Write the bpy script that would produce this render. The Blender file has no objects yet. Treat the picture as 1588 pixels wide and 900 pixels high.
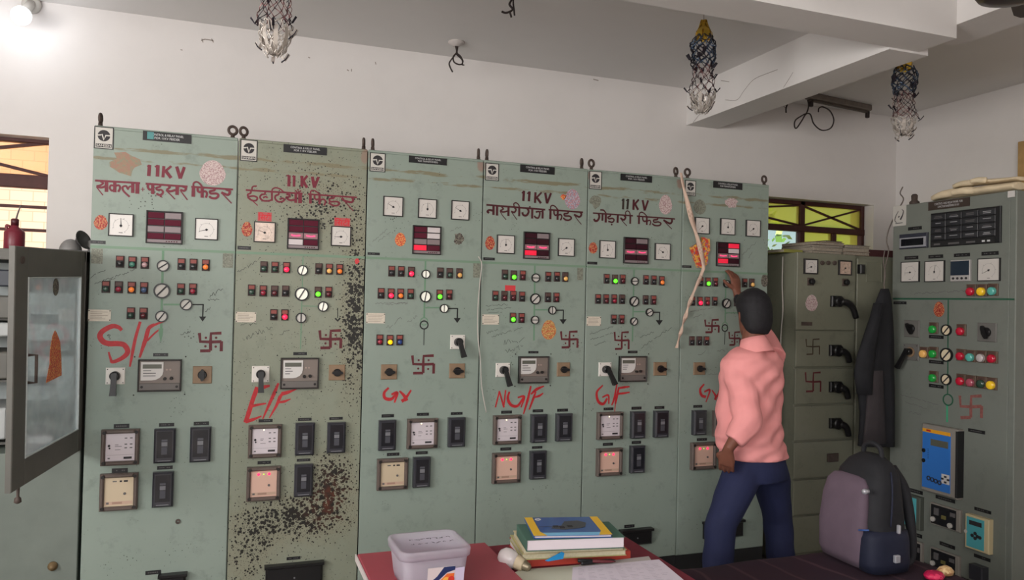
import bpy, math, random
from mathutils import Vector, Matrix
random.seed(7)
SC = bpy.context.scene
COL = SC.collection
# ------------------------------------------------------------------ camera
F_PX, YAW, PITCH, ROLL = 1184.05, 0.34863, 0.01521, 0.02262
CAM = Vector((0.6195, -3.9001, 1.6536))
_c, _s = math.cos(YAW), math.sin(YAW)
FWD = Vector((_s * math.cos(PITCH), _c * math.cos(PITCH), math.sin(PITCH)))
_R0 = Vector((_c, -_s, 0)); _U0 = _R0.cross(FWD)
RGT = _R0 * math.cos(ROLL) + _U0 * math.sin(ROLL)
UPV = -_R0 * math.sin(ROLL) + _U0 * math.cos(ROLL)
cd = bpy.data.cameras.new('camera'); cam = bpy.data.objects.new('camera', cd); COL.objects.link(cam)
cd.sensor_fit = 'HORIZONTAL'; cd.sensor_width = 36.0; cd.lens = F_PX / 1588 * 36.0; cd.clip_start = 0.05
cam.matrix_world = Matrix(((RGT.x, UPV.x, -FWD.x, CAM.x), (RGT.y, UPV.y, -FWD.y, CAM.y),
                           (RGT.z, UPV.z, -FWD.z, CAM.z), (0, 0, 0, 1)))
SC.camera = cam
SC.view_settings.view_transform = 'Standard'; SC.view_settings.look = 'None'
SC.view_settings.gamma = 1.0; SC.view_settings.use_curve_mapping = False
SC.view_settings.exposure = 0.0
# ------------------------------------------------------------------ world, sun, daylight in the openings behind the camera
wd = bpy.data.worlds.new('World'); SC.world = wd; wd.use_nodes = True
nt = wd.node_tree; bg = nt.nodes['Background']
sky = nt.nodes.new('ShaderNodeTexSky'); sky.sky_type = 'NISHITA'; sky.sun_disc = False
sky.sun_elevation = math.radians(55); sky.sun_rotation = math.radians(200)
nt.links.new(sky.outputs[0], bg.inputs[0]); bg.inputs[1].default_value = 0.16
def area(name, loc, rot, sx, sy, power, col):
    l = bpy.data.lights.new(name, 'AREA'); l.shape = 'RECTANGLE'; l.size = sx; l.size_y = sy
    l.energy = power; l.color = col
    o = bpy.data.objects.new(name, l); COL.objects.link(o); o.location = loc; o.rotation_euler = rot
    return o
sl = bpy.data.lights.new('sun', 'SUN'); sl.energy = 8.5; sl.angle = math.radians(1.5); sl.color = (1, .95, .86)
so = bpy.data.objects.new('sun', sl); COL.objects.link(so); so.rotation_euler = (math.radians(30), 0, math.radians(-12))
RX0, RX1, RY0, RY1, CEIL = -2.7, 5.53, -6.3, 0.75, 3.19     # room
area('daylight_left', (RX0 + .10, -3.55, 2.1), (0, math.radians(-116), 0), 1.2, 2.9, 200, (1.0, .98, .96))
area('daylight_front', (-.2, RY0 + .10, 2.1), (math.radians(118), 0, 0), 3.0, 1.2, 95, (1.0, .97, .95))

# ------------------------------------------------------------------ projection helpers (pixel of the 1588 x 900 frame -> place)
def ray(x, y): return FWD + RGT * ((x - 794) / F_PX) + UPV * ((450 - y) / F_PX)
def atY(x, y, Y): d = ray(x, y); return CAM + d * ((Y - CAM.y) / d.y)
def atZ(x, y, Z): d = ray(x, y); return CAM + d * ((Z - CAM.z) / d.z)
def atX(x, y, X): d = ray(x, y); return CAM + d * ((X - CAM.x) / d.x)
def atD(x, y, D): return CAM + ray(x, y) * D

# ------------------------------------------------------------------ materials
MATS = {}
def lin(c): return tuple((v / 12.92 if v <= .04045 else ((v + .055) / 1.055) ** 2.4) for v in [q / 255 for q in c])
def M(name, rgb=(128, 128, 128), rough=.55, metal=0.0, emit=0.0, spec=.4, noise=0.0, nscale=20, coat=0.0, ecol=None):
    if name in MATS: return MATS[name]
    m = bpy.data.materials.new(name); m.use_nodes = True
    n = m.node_tree; b = n.nodes['Principled BSDF']; c = lin(rgb)
    b.inputs['Base Color'].default_value = (*c, 1); b.inputs['Roughness'].default_value = rough
    b.inputs['Metallic'].default_value = metal; b.inputs['Specular IOR Level'].default_value = spec
    b.inputs['Coat Weight'].default_value = coat
    if emit:
        b.inputs['Emission Color'].default_value = (*(lin(ecol) if ecol else c), 1); b.inputs['Emission Strength'].default_value = emit
    if noise:
        g = n.nodes.new('ShaderNodeNewGeometry'); t = n.nodes.new('ShaderNodeTexNoise')
        t.inputs['Scale'].default_value = nscale; t.inputs['Detail'].default_value = 5
        n.links.new(g.outputs['Position'], t.inputs['Vector'])
        r = n.nodes.new('ShaderNodeMapRange'); r.inputs[1].default_value = .3; r.inputs[2].default_value = .7
        r.inputs[3].default_value = 1 - noise; r.inputs[4].default_value = 1 + noise
        n.links.new(t.outputs['Fac'], r.inputs[0])
        mx = n.nodes.new('ShaderNodeVectorMath'); mx.operation = 'SCALE'; mx.inputs[0].default_value = c
        n.links.new(r.outputs[0], mx.inputs['Scale']); n.links.new(mx.outputs[0], b.inputs['Base Color'])
    MATS[name] = m
    return m
class NT:
    """small node-graph helper on world position"""
    def __init__(s, mat):
        s.n = mat.node_tree; s.b = s.n.nodes['Principled BSDF']
        s.g = s.n.nodes.new('ShaderNodeNewGeometry'); s.pos = s.g.outputs['Position']
        sp = s.n.nodes.new('ShaderNodeSeparateXYZ'); s.n.links.new(s.pos, sp.inputs[0]); s.x, s.y, s.z = sp.outputs
    def put(s, sock, v):
        if hasattr(v, 'is_linked') or hasattr(v, 'links'): s.n.links.new(v, sock)
        else: sock.default_value = v
    def m(s, op, a, b=0.0, c=0.0, clamp=False):
        k = s.n.nodes.new('ShaderNodeMath'); k.operation = op; k.use_clamp = clamp
        s.put(k.inputs[0], a); s.put(k.inputs[1], b); s.put(k.inputs[2], c); return k.outputs[0]
    def noise(s, scale, detail=4, vec=None, rough=.5):
        k = s.n.nodes.new('ShaderNodeTexNoise'); k.inputs['Scale'].default_value = scale; k.inputs['Detail'].default_value = detail
        k.inputs['Roughness'].default_value = rough
        s.n.links.new(vec or s.pos, k.inputs['Vector']); return k.outputs['Fac']
    def scaled(s, v):
        k = s.n.nodes.new('ShaderNodeVectorMath'); k.operation = 'MULTIPLY'; s.n.links.new(s.pos, k.inputs[0]); k.inputs[1].default_value = v
        return k.outputs[0]
    def voro(s, scale, vec=None):
        k = s.n.nodes.new('ShaderNodeTexVoronoi'); k.inputs['Scale'].default_value = scale
        s.n.links.new(vec or s.pos, k.inputs['Vector']); return k.outputs['Distance'], k.outputs['Color']
    def ramp(s, v, a, b, lo=0.0, hi=1.0):
        k = s.n.nodes.new('ShaderNodeMapRange'); s.put(k.inputs[0], v)
        k.inputs[1].default_value = a; k.inputs[2].default_value = b; k.inputs[3].default_value = lo; k.inputs[4].default_value = hi
        return k.outputs[0]
    def gauss(s, x0, sx, z0, sz):
        dx = s.m('DIVIDE', s.m('SUBTRACT', s.x, x0), sx); dz = s.m('DIVIDE', s.m('SUBTRACT', s.z, z0), sz)
        r = s.m('ADD', s.m('MULTIPLY', dx, dx), s.m('MULTIPLY', dz, dz))
        return s.m('POWER', 2.718, s.m('MULTIPLY', r, -1.0))
    def mix(s, f, a, b):
        k = s.n.nodes.new('ShaderNodeMix'); k.data_type = 'RGBA'; s.put(k.inputs[0], f)
        for sock, v in ((k.inputs[6], a), (k.inputs[7], b)):
            if isinstance(v, tuple): sock.default_value = (*v, 1)
            else: s.n.links.new(v, sock)
        return k.outputs[2]
    def color(s, v): s.n.links.new(v, s.b.inputs['Base Color'])
    def bump(s, h, strength=.2, dist=.01):
        k = s.n.nodes.new('ShaderNodeBump'); k.inputs['Strength'].default_value = strength; k.inputs['Distance'].default_value = dist
        s.n.links.new(h, k.inputs['Height']); s.n.links.new(k.outputs[0], s.b.inputs['Normal'])

def wall_paint(name, rgb, stain=.05):
    m = M(name, rgb, .85, spec=.15); t = NT(m); c = lin(rgb)
    n1 = t.noise(1.3, 6); n2 = t.noise(9, 5)
    f = t.m('ADD', t.ramp(n1, .35, .7, 0, stain * 1.4), t.ramp(n2, .5, .75, 0, stain), clamp=True)
    t.color(t.mix(f, c, tuple(v * .55 for v in c))); t.bump(t.noise(60, 3), .08, .004)
    return m
def green_paint(name, rgb, spots=False, chips=1.0, tan=True):
    m = M(name, rgb, .42, spec=.35); t = NT(m); c = lin(rgb)
    big = t.ramp(t.noise(3.0, 6), .35, .7); col = t.mix(t.m('MULTIPLY', big, .35), c, tuple(v * k for v, k in zip(c, (.80, .84, .80))))
    # grime smudges
    sm = t.ramp(t.noise(11, 6, rough=.7), .54, .72, 0, .5 * chips); col = t.mix(sm, col, tuple(v * .55 for v in c))
    if tan:
        # streaks of torn old tape and paint near the top, stretched sideways
        band = t.m('ADD', t.gauss(1.9, 9, 2.315, .022), t.m('MULTIPLY', t.gauss(1.9, 9, 2.266, .022), .92))
        st = t.noise(6, 6, t.scaled((1.0, 1.0, 6.0)), .6)
        f = t.ramp(t.m('MULTIPLY', st, band), .43, .50, 0, .8)
        col = t.mix(f, col, lin((122, 112, 84)))
    if tan:   # bare primer where the lifting-eye corners were ground
        cr = t.gauss(.02, .03, 2.385, .035)
        for x0 in (1.225, 1.265, 1.845, 1.885, 2.505, 3.08): cr = t.m('MAXIMUM', cr, t.gauss(x0, .028, 2.38, .05))
        col = t.mix(t.ramp(t.m('MULTIPLY', cr, t.ramp(t.noise(22, 4), .3, .7, .5, 1.1)), .35, .55, 0, .8), col, lin((146, 118, 106)))
    # small dark chips
    d, vc = t.voro(70); k = t.noise(6, 4)
    thr = t.ramp(k, .50, .74, 0, .27 * chips)
    ch = t.m('LESS_THAN', d, thr); col = t.mix(t.m('MULTIPLY', ch, .8), col, lin((50, 50, 44)))
    if spots:
        w = t.noise(38, 3); vec = t.n.nodes.new('ShaderNodeVectorMath'); vec.operation = 'ADD'
        sc = t.n.nodes.new('ShaderNodeVectorMath'); sc.operation = 'SCALE'; t.put(sc.inputs[0], t.pos); sc.inputs['Scale'].default_value = 1
        d2, v2 = t.voro(64)
        den = t.m('MULTIPLY', t.gauss(1.195, .06, 1.58, .36), .52)
        den = t.m('ADD', den, t.m('MULTIPLY', t.gauss(1.10, .10, .74, .13), .50))
        den = t.m('ADD', den, t.m('MULTIPLY', t.gauss(.95, .24, .57, .11), .44))
        den = t.m('ADD', den, t.m('MULTIPLY', t.gauss(1.02, .20, 2.12, .16), .26))
        den = t.m('ADD', den, t.m('MULTIPLY', t.gauss(.72, .10, .42, .16), .30))
        den = t.m('MULTIPLY', t.m('ADD', den, .115), t.ramp(t.noise(18, 3), .3, .62, .75, 1.18))
        sp = t.m('LESS_THAN', d2, den)
        dd, _ = t.voro(150); sp2 = t.m('LESS_THAN', dd, t.m('MULTIPLY', den, .72))
        rust = t.m('MULTIPLY', t.gauss(1.09, .10, .64, .13), t.ramp(t.noise(30, 2), .4, .6))
        blk = t.mix(rust, lin((34, 32, 28)), lin((82, 44, 30)))
        # pale tan bloom around the chips
        blm = t.m('MULTIPLY', t.ramp(den, .05, .30), .55); col = t.mix(blm, col, lin((132, 126, 104)))
        col = t.mix(t.m('MAXIMUM', sp, sp2), col, blk)
    t.color(col); t.bump(t.noise(25, 3), .05, .003)
    return m

# ------------------------------------------------------------------ mesh builder
WLOC = {}
def props(o, label=None, cat=None, group=None, kind=None):
    if label: o['label'] = label
    if cat: o['category'] = cat
    if group: o['group'] = group
    if kind: o['kind'] = kind
    return o
def empty(name, loc, label, cat, group=None):
    o = bpy.data.objects.new(name, None); COL.objects.link(o); o.location = loc; o.empty_display_size = .1
    WLOC[o] = Vector(loc); return props(o, label, cat, group)
class MB:
    def __init__(s): s.v = []; s.f = []; s.m = []; s.sm = []; s.mats = []
    def mi(s, mat):
        if mat not in s.mats: s.mats.append(mat)
        return s.mats.index(mat)
    def add(s, vs, fs, mat, smooth=False):
        b = len(s.v); s.v += [Vector(v) for v in vs]; k = s.mi(mat)
        for f in fs: s.f.append([b + i for i in f]); s.m.append(k); s.sm.append(smooth)
    def build(s, name, parent=None, label=None, cat=None, group=None, kind=None, origin=None):
        lo = Vector((min(v[i] for v in s.v) for i in range(3))); hi = Vector((max(v[i] for v in s.v) for i in range(3)))
        o = Vector(origin) if origin is not None else (lo + hi) / 2
        if origin is None and parent is None: o.z = lo.z
        me = bpy.data.meshes.new(name); me.from_pydata([v - o for v in s.v], [], s.f)
        for m in s.mats: me.materials.append(m)
        for p, k, q in zip(me.polygons, s.m, s.sm): p.material_index = k; p.use_smooth = q
        me.update()
        ob = bpy.data.objects.new(name, me); COL.objects.link(ob); WLOC[ob] = o
        if parent is not None: ob.parent = parent; ob.location = o - WLOC[parent]
        else: ob.location = o
        return props(ob, label, cat, group, kind)
def wbox(mb, lo, hi, mat, bev=0.0):
    x0, y0, z0 = lo; x1, y1, z1 = hi
    if bev <= 0:
        mb.add([(x0,y0,z0),(x1,y0,z0),(x1,y1,z0),(x0,y1,z0),(x0,y0,z1),(x1,y0,z1),(x1,y1,z1),(x0,y1,z1)],
               [(0,3,2,1),(4,5,6,7),(0,1,5,4),(1,2,6,5),(2,3,7,6),(3,0,4,7)], mat); return
    obox(mb, Vector(((x0+x1)/2,(y0+y1)/2,(z0+z1)/2)), Vector((1,0,0)), Vector((0,1,0)), Vector((0,0,1)), (x1-x0)/2,(y1-y0)/2,(z1-z0)/2, mat, bev)
def obox(mb, c, ax, ay, az, hx, hy, hz, mat, bev=0.0):
    """oriented box, all edges chamfered"""
    if bev <= 0: bev = min(hx, hy, hz) * .02
    vs = []; idx = {}
    for sx in (-1, 1):
        for sy in (-1, 1):
            for sz in (-1, 1):
                for k in range(3):
                    q = [hx - bev, hy - bev, hz - bev]; q[k] += bev
                    idx[(sx, sy, sz, k)] = len(vs); vs.append(c + ax * (sx * q[0]) + ay * (sy * q[1]) + az * (sz * q[2]))
    fs = []
    for k in range(3):
        i, j = (k + 1) % 3, (k + 2) % 3
        for s in (-1, 1):
            q = []
            for a, b in ((-1, -1), (1, -1), (1, 1), (-1, 1)):
                t = [0, 0, 0]; t[k] = s; t[i] = a; t[j] = b; q.append(idx[(*t, k)])
            fs.append(q if s > 0 else q[::-1])
            for s2 in (-1, 1):   # edge between face k,s and face i,s2
                t0 = [0, 0, 0]; t0[k] = s; t0[i] = s2; t0[j] = -1; t1 = list(t0); t1[j] = 1
                e = [idx[(*t0, k)], idx[(*t1, k)], idx[(*t1, i)], idx[(*t0, i)]]
                fs.append(e if s * s2 < 0 else e[::-1])
    for sx in (-1, 1):
        for sy in (-1, 1):
            for sz in (-1, 1):
                t = [idx[(sx, sy, sz, k)] for k in range(3)]; fs.append(t if sx * sy * sz > 0 else t[::-1])
    mb.add(vs, fs, mat)
def catmull(pts, n=6):
    if len(pts) < 3: return [Vector(p) for p in pts]
    P = [Vector(p) for p in pts]; P = [P[0] * 2 - P[1]] + P + [P[-1] * 2 - P[-2]]; out = []
    for i in range(1, len(P) - 2):
        for k in range(n):
            t = k / n; a, b, c, d = P[i-1], P[i], P[i+1], P[i+2]
            out.append(.5 * ((2*b) + (c-a)*t + (2*a-5*b+4*c-d)*t*t + (-a+3*b-3*c+d)*t*t*t))
    out.append(P[-2]); return out
def tube(mb, pts, r, mat, n=8, smooth=True, sub=5, cap=True):
    """round tube along 3-D points; r a number or a list"""
    P = catmull(pts, sub) if sub > 1 else [Vector(p) for p in pts]
    if not isinstance(r, (list, tuple)): R = [r] * len(P)
    else:
        R = []
        for i in range(len(P)):
            t = i / (len(P) - 1) * (len(r) - 1); k = min(int(t), len(r) - 2); R.append(r[k] + (r[k+1] - r[k]) * (t - k))
    vs = []; fs = []; prev = None
    for i, p in enumerate(P):
        d = (P[min(i+1, len(P)-1)] - P[max(i-1, 0)]);
        d = d.normalized() if d.length > 1e-9 else Vector((0,0,1))
        if prev is None:
            a = d.cross(Vector((0,0,1)));
            if a.length < .1: a = d.cross(Vector((1,0,0)))
            a.normalize()
        else:
            a = prev - d * prev.dot(d); a.normalize()
        prev = a; b = d.cross(a)
        for k in range(n):
            t = 2*math.pi*k/n; vs.append(p + (a*math.cos(t) + b*math.sin(t)) * R[i])
    for i in range(len(P)-1):
        for k in range(n):
            fs.append((i*n+k, i*n+(k+1)%n, (i+1)*n+(k+1)%n, (i+1)*n+k))
    if cap: fs.append(tuple(range(n))[::-1]); fs.append(tuple((len(P)-1)*n+k for k in range(n)))
    mb.add(vs, fs, mat, smooth)
def lathe(mb, c, axis, prof, mat, n=24, smooth=True):
    """prof: list of (radius, height along axis)"""
    ax = Vector(axis).normalized(); a = ax.cross(Vector((0,0,1)))
    if a.length < .1: a = ax.cross(Vector((1,0,0)))
    a.normalize(); b = ax.cross(a); vs = []; fs = []
    for r, h in prof:
        for k in range(n):
            t = 2*math.pi*k/n; vs.append(Vector(c) + ax*h + (a*math.cos(t)+b*math.sin(t))*max(r, 1e-5))
    for i in range(len(prof)-1):
        for k in range(n): fs.append((i*n+k, i*n+(k+1)%n, (i+1)*n+(k+1)%n, (i+1)*n+k))
    fs.append(tuple(range(n))[::-1]); fs.append(tuple((len(prof)-1)*n+k for k in range(n)))
    mb.add(vs, fs, mat, smooth)
def loft(mb, rings, mat, smooth=True, cap=True):
    n = len(rings[0]); vs = [p for r in rings for p in r]; fs = []
    for i in range(len(rings)-1):
        for k in range(n): fs.append((i*n+k, i*n+(k+1)%n, (i+1)*n+(k+1)%n, (i+1)*n+k))
    if cap: fs.append(tuple(range(n))[::-1]); fs.append(tuple((len(rings)-1)*n+k for k in range(n)))
    mb.add(vs, fs, mat, smooth)
def ell(c, a, b, n=20, p=1.0):
    out = []
    for k in range(n):
        t = 2*math.pi*k/n; ct, st = math.cos(t), math.sin(t)
        out.append(Vector(c) + Vector(a)*(math.copysign(abs(ct)**p, ct)) + Vector(b)*(math.copysign(abs(st)**p, st)))
    return out

# ------------------------------------------------------------------ a flat front with its own 2-D frame
ZOOM = {'1t': (130,170,3.912), '1m': (130,370,3.333), '1l': (110,620,3.308), '2t': (350,190,4.091), '2m': (350,380,3.4615),
        '2l': (340,600,3.082), '3t': (560,210,4.5), '3m': (560,390,3.913), '3l': (550,590,3.6), '4t': (735,220,4.5), '4m': (735,400,4.091),
        '4l': (735,590,3.913), '5t': (895,240,4.737), '5m': (895,400,4.091), '5l': (895,590,3.214), '6t': (1040,240,3.75),
        '6m': (1040,420,3.75), '6l': (1040,640,3.571), '1h': (140,240,7.058), '2h': (370,260,8.358), '4h': (750,280,9.925),
        '5h': (915,300,10.95), '1s': (140,490,10.0), '2s': (370,590,11.25), 'rt': (1370,270,4.284), 'rm': (1370,440,4.091),
        'rl': (1370,640,3.571), 'p': (0,0,1.0), 'dm': (1180,380,2.905), 'dt': (1180,290,3.914), 'dl': (1200,480,2.184)}
class Face:
    thick = 1.0
    def __init__(s, O, r, u): s.O = Vector(O); s.r = Vector(r).normalized(); s.u = Vector(u).normalized(); s.n = s.r.cross(s.u)
    def P(s, a, b, d=0.0): return s.O + s.r*a + s.u*b + s.n*d
    def uv(s, q, x, y):
        ox, oy, k = ZOOM[q]; d = ray(ox + x/k, oy + y/k); t = (s.O - CAM).dot(s.n) / d.dot(s.n); p = CAM + d*t - s.O
        return p.dot(s.r), p.dot(s.u)
    def rect(s, q, x0, y0, x1, y1):
        cx, cy = (x0+x1)/2, (y0+y1)/2
        return s.uv(q, x0, cy)[0], s.uv(q, cx, y1)[1], s.uv(q, x1, cy)[0], s.uv(q, cx, y0)[1]
    def box(s, mb, a0, b0, a1, b1, d0, d1, mat, ch=0.0):
        if a1 < a0: a0, a1 = a1, a0
        if b1 < b0: b0, b1 = b1, b0
        ch = min(ch, (a1-a0)*.45, (b1-b0)*.45, (d1-d0)*.9)
        if ch <= 0:
            v = [s.P(a,b,d) for d in (d0,d1) for a,b in ((a0,b0),(a1,b0),(a1,b1),(a0,b1))]
            mb.add(v, [(3,2,1,0),(4,5,6,7),(0,1,5,4),(1,2,6,5),(2,3,7,6),(3,0,4,7)], mat)
        else:
            v = [s.P(a,b,d0) for a,b in ((a0,b0),(a1,b0),(a1,b1),(a0,b1))] + [s.P(a,b,d1-ch) for a,b in ((a0,b0),(a1,b0),(a1,b1),(a0,b1))] + \
                [s.P(a,b,d1) for a,b in ((a0+ch,b0+ch),(a1-ch,b0+ch),(a1-ch,b1-ch),(a0+ch,b1-ch))]
            fs = [(3,2,1,0),(8,9,10,11)]
            for k in (0, 4):
                for i in range(4): j = (i+1)%4; fs.append((k+i,k+j,k+4+j,k+4+i))
            mb.add(v, fs, mat)
    def frame(s, mb, a0, b0, a1, b1, w, d0, d1, mat, ch=.001):
        s.box(mb, a0, b0, a0+w, b1, d0, d1, mat, ch); s.box(mb, a1-w, b0, a1, b1, d0, d1, mat, ch)
        s.box(mb, a0+w, b0, a1-w, b0+w, d0, d1, mat, ch); s.box(mb, a0+w, b1-w, a1-w, b1, d0, d1, mat, ch)
    def cyl(s, mb, a, b, r, d0, d1, mat, n=20, ch=0.0, ry=None):
        ry = ry or r; R = [(1, d0), (1, d1)] if ch <= 0 else [(1, d0), (1, d1-ch), (1-ch/r, d1)]
        rings = [[s.P(a + r*k*math.cos(2*math.pi*i/n), b + ry*k*math.sin(2*math.pi*i/n), d) for i in range(n)] for k, d in R]
        loft(mb, rings, mat, False)
    def dome(s, mb, a, b, r, d0, h, mat, n=14):
        rings = [[s.P(a + r*math.cos(t)*math.cos(2*math.pi*i/n), b + r*math.cos(t)*math.sin(2*math.pi*i/n), d0 + h*math.sin(t)) for i in range(n)] for t in (0, .5, 1.0, 1.4)]
        loft(mb, rings, mat, True)
    def ring(s, mb, a, b, r0, r1, d0, d1, mat, n=28):
        vs = []; fs = []
        for r, d in ((r1,d0),(r1,d1),(r0,d1),(r0,d0)):
            vs += [s.P(a+r*math.cos(2*math.pi*i/n), b+r*math.sin(2*math.pi*i/n), d) for i in range(n)]
        for k in range(4):
            for i in range(n): j=(i+1)%n; q=(k+1)%4; fs.append((k*n+i,k*n+j,q*n+j,q*n+i))
        mb.add(vs, fs, mat)
    def prism(s, mb, pts, d0, d1, mat):
        A = sum(pts[i][0]*pts[(i+1)%len(pts)][1]-pts[(i+1)%len(pts)][0]*pts[i][1] for i in range(len(pts)))
        if A < 0: pts = pts[::-1]
        n = len(pts); v = [s.P(a,b,d0) for a,b in pts] + [s.P(a,b,d1) for a,b in pts]
        mb.add(v, [tuple(range(n))[::-1], tuple(range(n,2*n))] + [(i,(i+1)%n,n+(i+1)%n,n+i) for i in range(n)], mat)
    def stroke(s, mb, ab, w, d, mat, sub=5, taper=(1,1)):
        """a brushed line: ribbon of width w (number or list) on the surface"""
        P = catmull([(a,b,0) for a,b in ab], sub) if len(ab) > 2 else [Vector((a,b,0)) for a,b in ab]
        n = len(P); vs = []; fs = []
        for i, p in enumerate(P):
            t = (P[min(i+1,n-1)]-P[max(i-1,0)]); t = t.normalized() if t.length > 0 else Vector((1,0,0)); q = Vector((-t.y,t.x,0))
            f = i/(n-1)
            if isinstance(w, (list,tuple)): g=f*(len(w)-1); k=min(int(g),len(w)-2); ww=w[k]+(w[k+1]-w[k])*(g-k)
            else: ww = w
            ww *= taper[0]+(taper[1]-taper[0])*f
            for sg in (1,-1): c = p+q*(sg*ww/2); vs.append(s.P(c.x,c.y,d))
        for i in range(n-1): fs.append((2*i,2*i+1,2*i+3,2*i+2))
        mb.add(vs, fs, mat)
    def pstroke(s, mb, q, pts, wpx, d, mat, sub=5, taper=(1,1)):
        k = ZOOM[q][2]; ab = [s.uv(q,x,y) for x,y in pts]; c = pts[len(pts)//2]; e = s.uv(q, c[0], c[1]); e2 = s.uv(q, c[0], c[1]+10)
        m = abs(e2[1]-e[1])/10 * s.thick
        w = [v*m for v in wpx] if isinstance(wpx,(list,tuple)) else wpx*m
        if len(ab) == 1: s.cyl(mb, ab[0][0], ab[0][1], (w if not isinstance(w,list) else w[0])/2, 0, d, mat, 10)
        else: s.stroke(mb, ab, w, d, mat, sub, taper)
    def text(s, mb, body, a0, b0, a1, b1, d, mat, keep=False, bold=0.0):
        c = bpy.data.curves.new('t', 'FONT'); c.body = body; c.size = 1; c.offset = bold; c.resolution_u = 3; c.align_x = 'CENTER'
        o = bpy.data.objects.new('t', c); COL.objects.link(o); dg = bpy.context.evaluated_depsgraph_get()
        me = bpy.data.meshes.new_from_object(o.evaluated_get(dg)); vs = [v.co.copy() for v in me.vertices]; fs = [tuple(p.vertices) for p in me.polygons]
        bpy.data.objects.remove(o); bpy.data.curves.remove(c); bpy.data.meshes.remove(me)
        if not vs: return
        x0=min(v.x for v in vs); x1=max(v.x for v in vs); y0=min(v.y for v in vs); y1=max(v.y for v in vs)
        sx=(a1-a0)/(x1-x0); sy=(b1-b0)/(y1-y0)
        mb.add([s.P(a0+(v.x-x0)*sx, b0+(v.y-y0)*sy, d) for v in vs], fs, mat)
def blobmesh(mb, vox, it=6, fac=.5):
    """fuse the closed pieces of mb into one continuous smooth surface"""
    me = bpy.data.meshes.new('b'); me.from_pydata([tuple(v) for v in mb.v], [], mb.f); o = bpy.data.objects.new('b', me); COL.objects.link(o)
    r = o.modifiers.new('r', 'REMESH'); r.mode = 'VOXEL'; r.voxel_size = vox
    k = o.modifiers.new('s', 'SMOOTH'); k.iterations = it; k.factor = fac
    dg = bpy.context.evaluated_depsgraph_get(); m2 = bpy.data.meshes.new_from_object(o.evaluated_get(dg))
    out = MB(); out.v = [v.co.copy() for v in m2.vertices]; out.f = [list(p.vertices) for p in m2.polygons]
    out.m = [0]*len(out.f); out.sm = [True]*len(out.f); out.mats = [mb.mats[0]]
    bpy.data.objects.remove(o); bpy.data.meshes.remove(me); bpy.data.meshes.remove(m2)
    return out
# ================================================================== SETTING
WALLM = wall_paint('wall_white', (222, 217, 214))
CEILM = wall_paint('ceiling_white', (224, 221, 219), .03)
BEAMM = wall_paint('beam_white', (224, 220, 217), .05)
def struct(name, mb): return mb.build(name, kind='structure', origin=(0, 0, 0))
B = RY1; T = .24
W1 = (-1.55, -.327, 1.15, 2.47); W2 = (3.86, 5.31, 1.30, 2.475)      # openings in the far wall: x0,x1,z0,z1
mb = MB()
xs = [RX0 - T, W1[0], W1[1], W2[0], W2[1], RX1 + T]
for i in range(5):
    w = W1 if i == 1 else W2 if i == 3 else None
    if w is None: wbox(mb, (xs[i], B, 0), (xs[i+1], B + T, CEIL), WALLM)
    else: wbox(mb, (xs[i], B, 0), (xs[i+1], B + T, w[2]), WALLM); wbox(mb, (xs[i], B, w[3]), (xs[i+1], B + T, CEIL), WALLM)
struct('wall_back', mb)
mb = MB(); wbox(mb, (RX1, RY0, 0), (RX1 + T, B, CEIL), WALLM); struct('wall_right', mb)
mb = MB()   # left wall with the daylight opening
for lo, hi in (((RY0, 0), (-5.05, CEIL)), ((-2.05, 0), (B, CEIL)), ((-5.05, 0), (-2.05, 1.45)), ((-5.05, 2.75), (-2.05, CEIL))):
    wbox(mb, (RX0 - T, lo[0], lo[1]), (RX0, hi[0], hi[1]), WALLM)
struct('wall_left', mb)
mb = MB()
for lo, hi in (((RX0 - T, 0), (-1.75, CEIL)), ((1.35, 0), (RX1 + T, CEIL)), ((-1.75, 0), (1.35, 1.45)), ((-1.75, 2.75), (1.35, CEIL))):
    wbox(mb, (lo[0], RY0 - T, lo[1]), (hi[0], RY0, hi[1]), WALLM)
struct('wall_front', mb)
FLM = M('floor_cement', (140, 132, 124), .6, noise=.18, nscale=6)
mb = MB(); wbox(mb, (RX0 - T, RY0 - T, -.12), (RX1 + T, B + T, 0), FLM); struct('floor', mb)
mb = MB(); wbox(mb, (RX0 - T, RY0 - T, CEIL), (RX1 + T, B + T, CEIL + .15), CEILM); struct('ceiling', mb)
mb = MB(); wbox(mb, (RX0, -1.247, 2.94), (3.78, -1.03, CEIL), BEAMM); struct('trim_1', mb)
mb = MB(); wbox(mb, (3.595, -1.03, 2.93), (3.848, B, CEIL), BEAMM); struct('trim_2', mb)
mb = MB(); wbox(mb, (3.78, RY0, 3.005), (4.04, -1.03, CEIL), BEAMM); struct('trim_3', mb)
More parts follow.
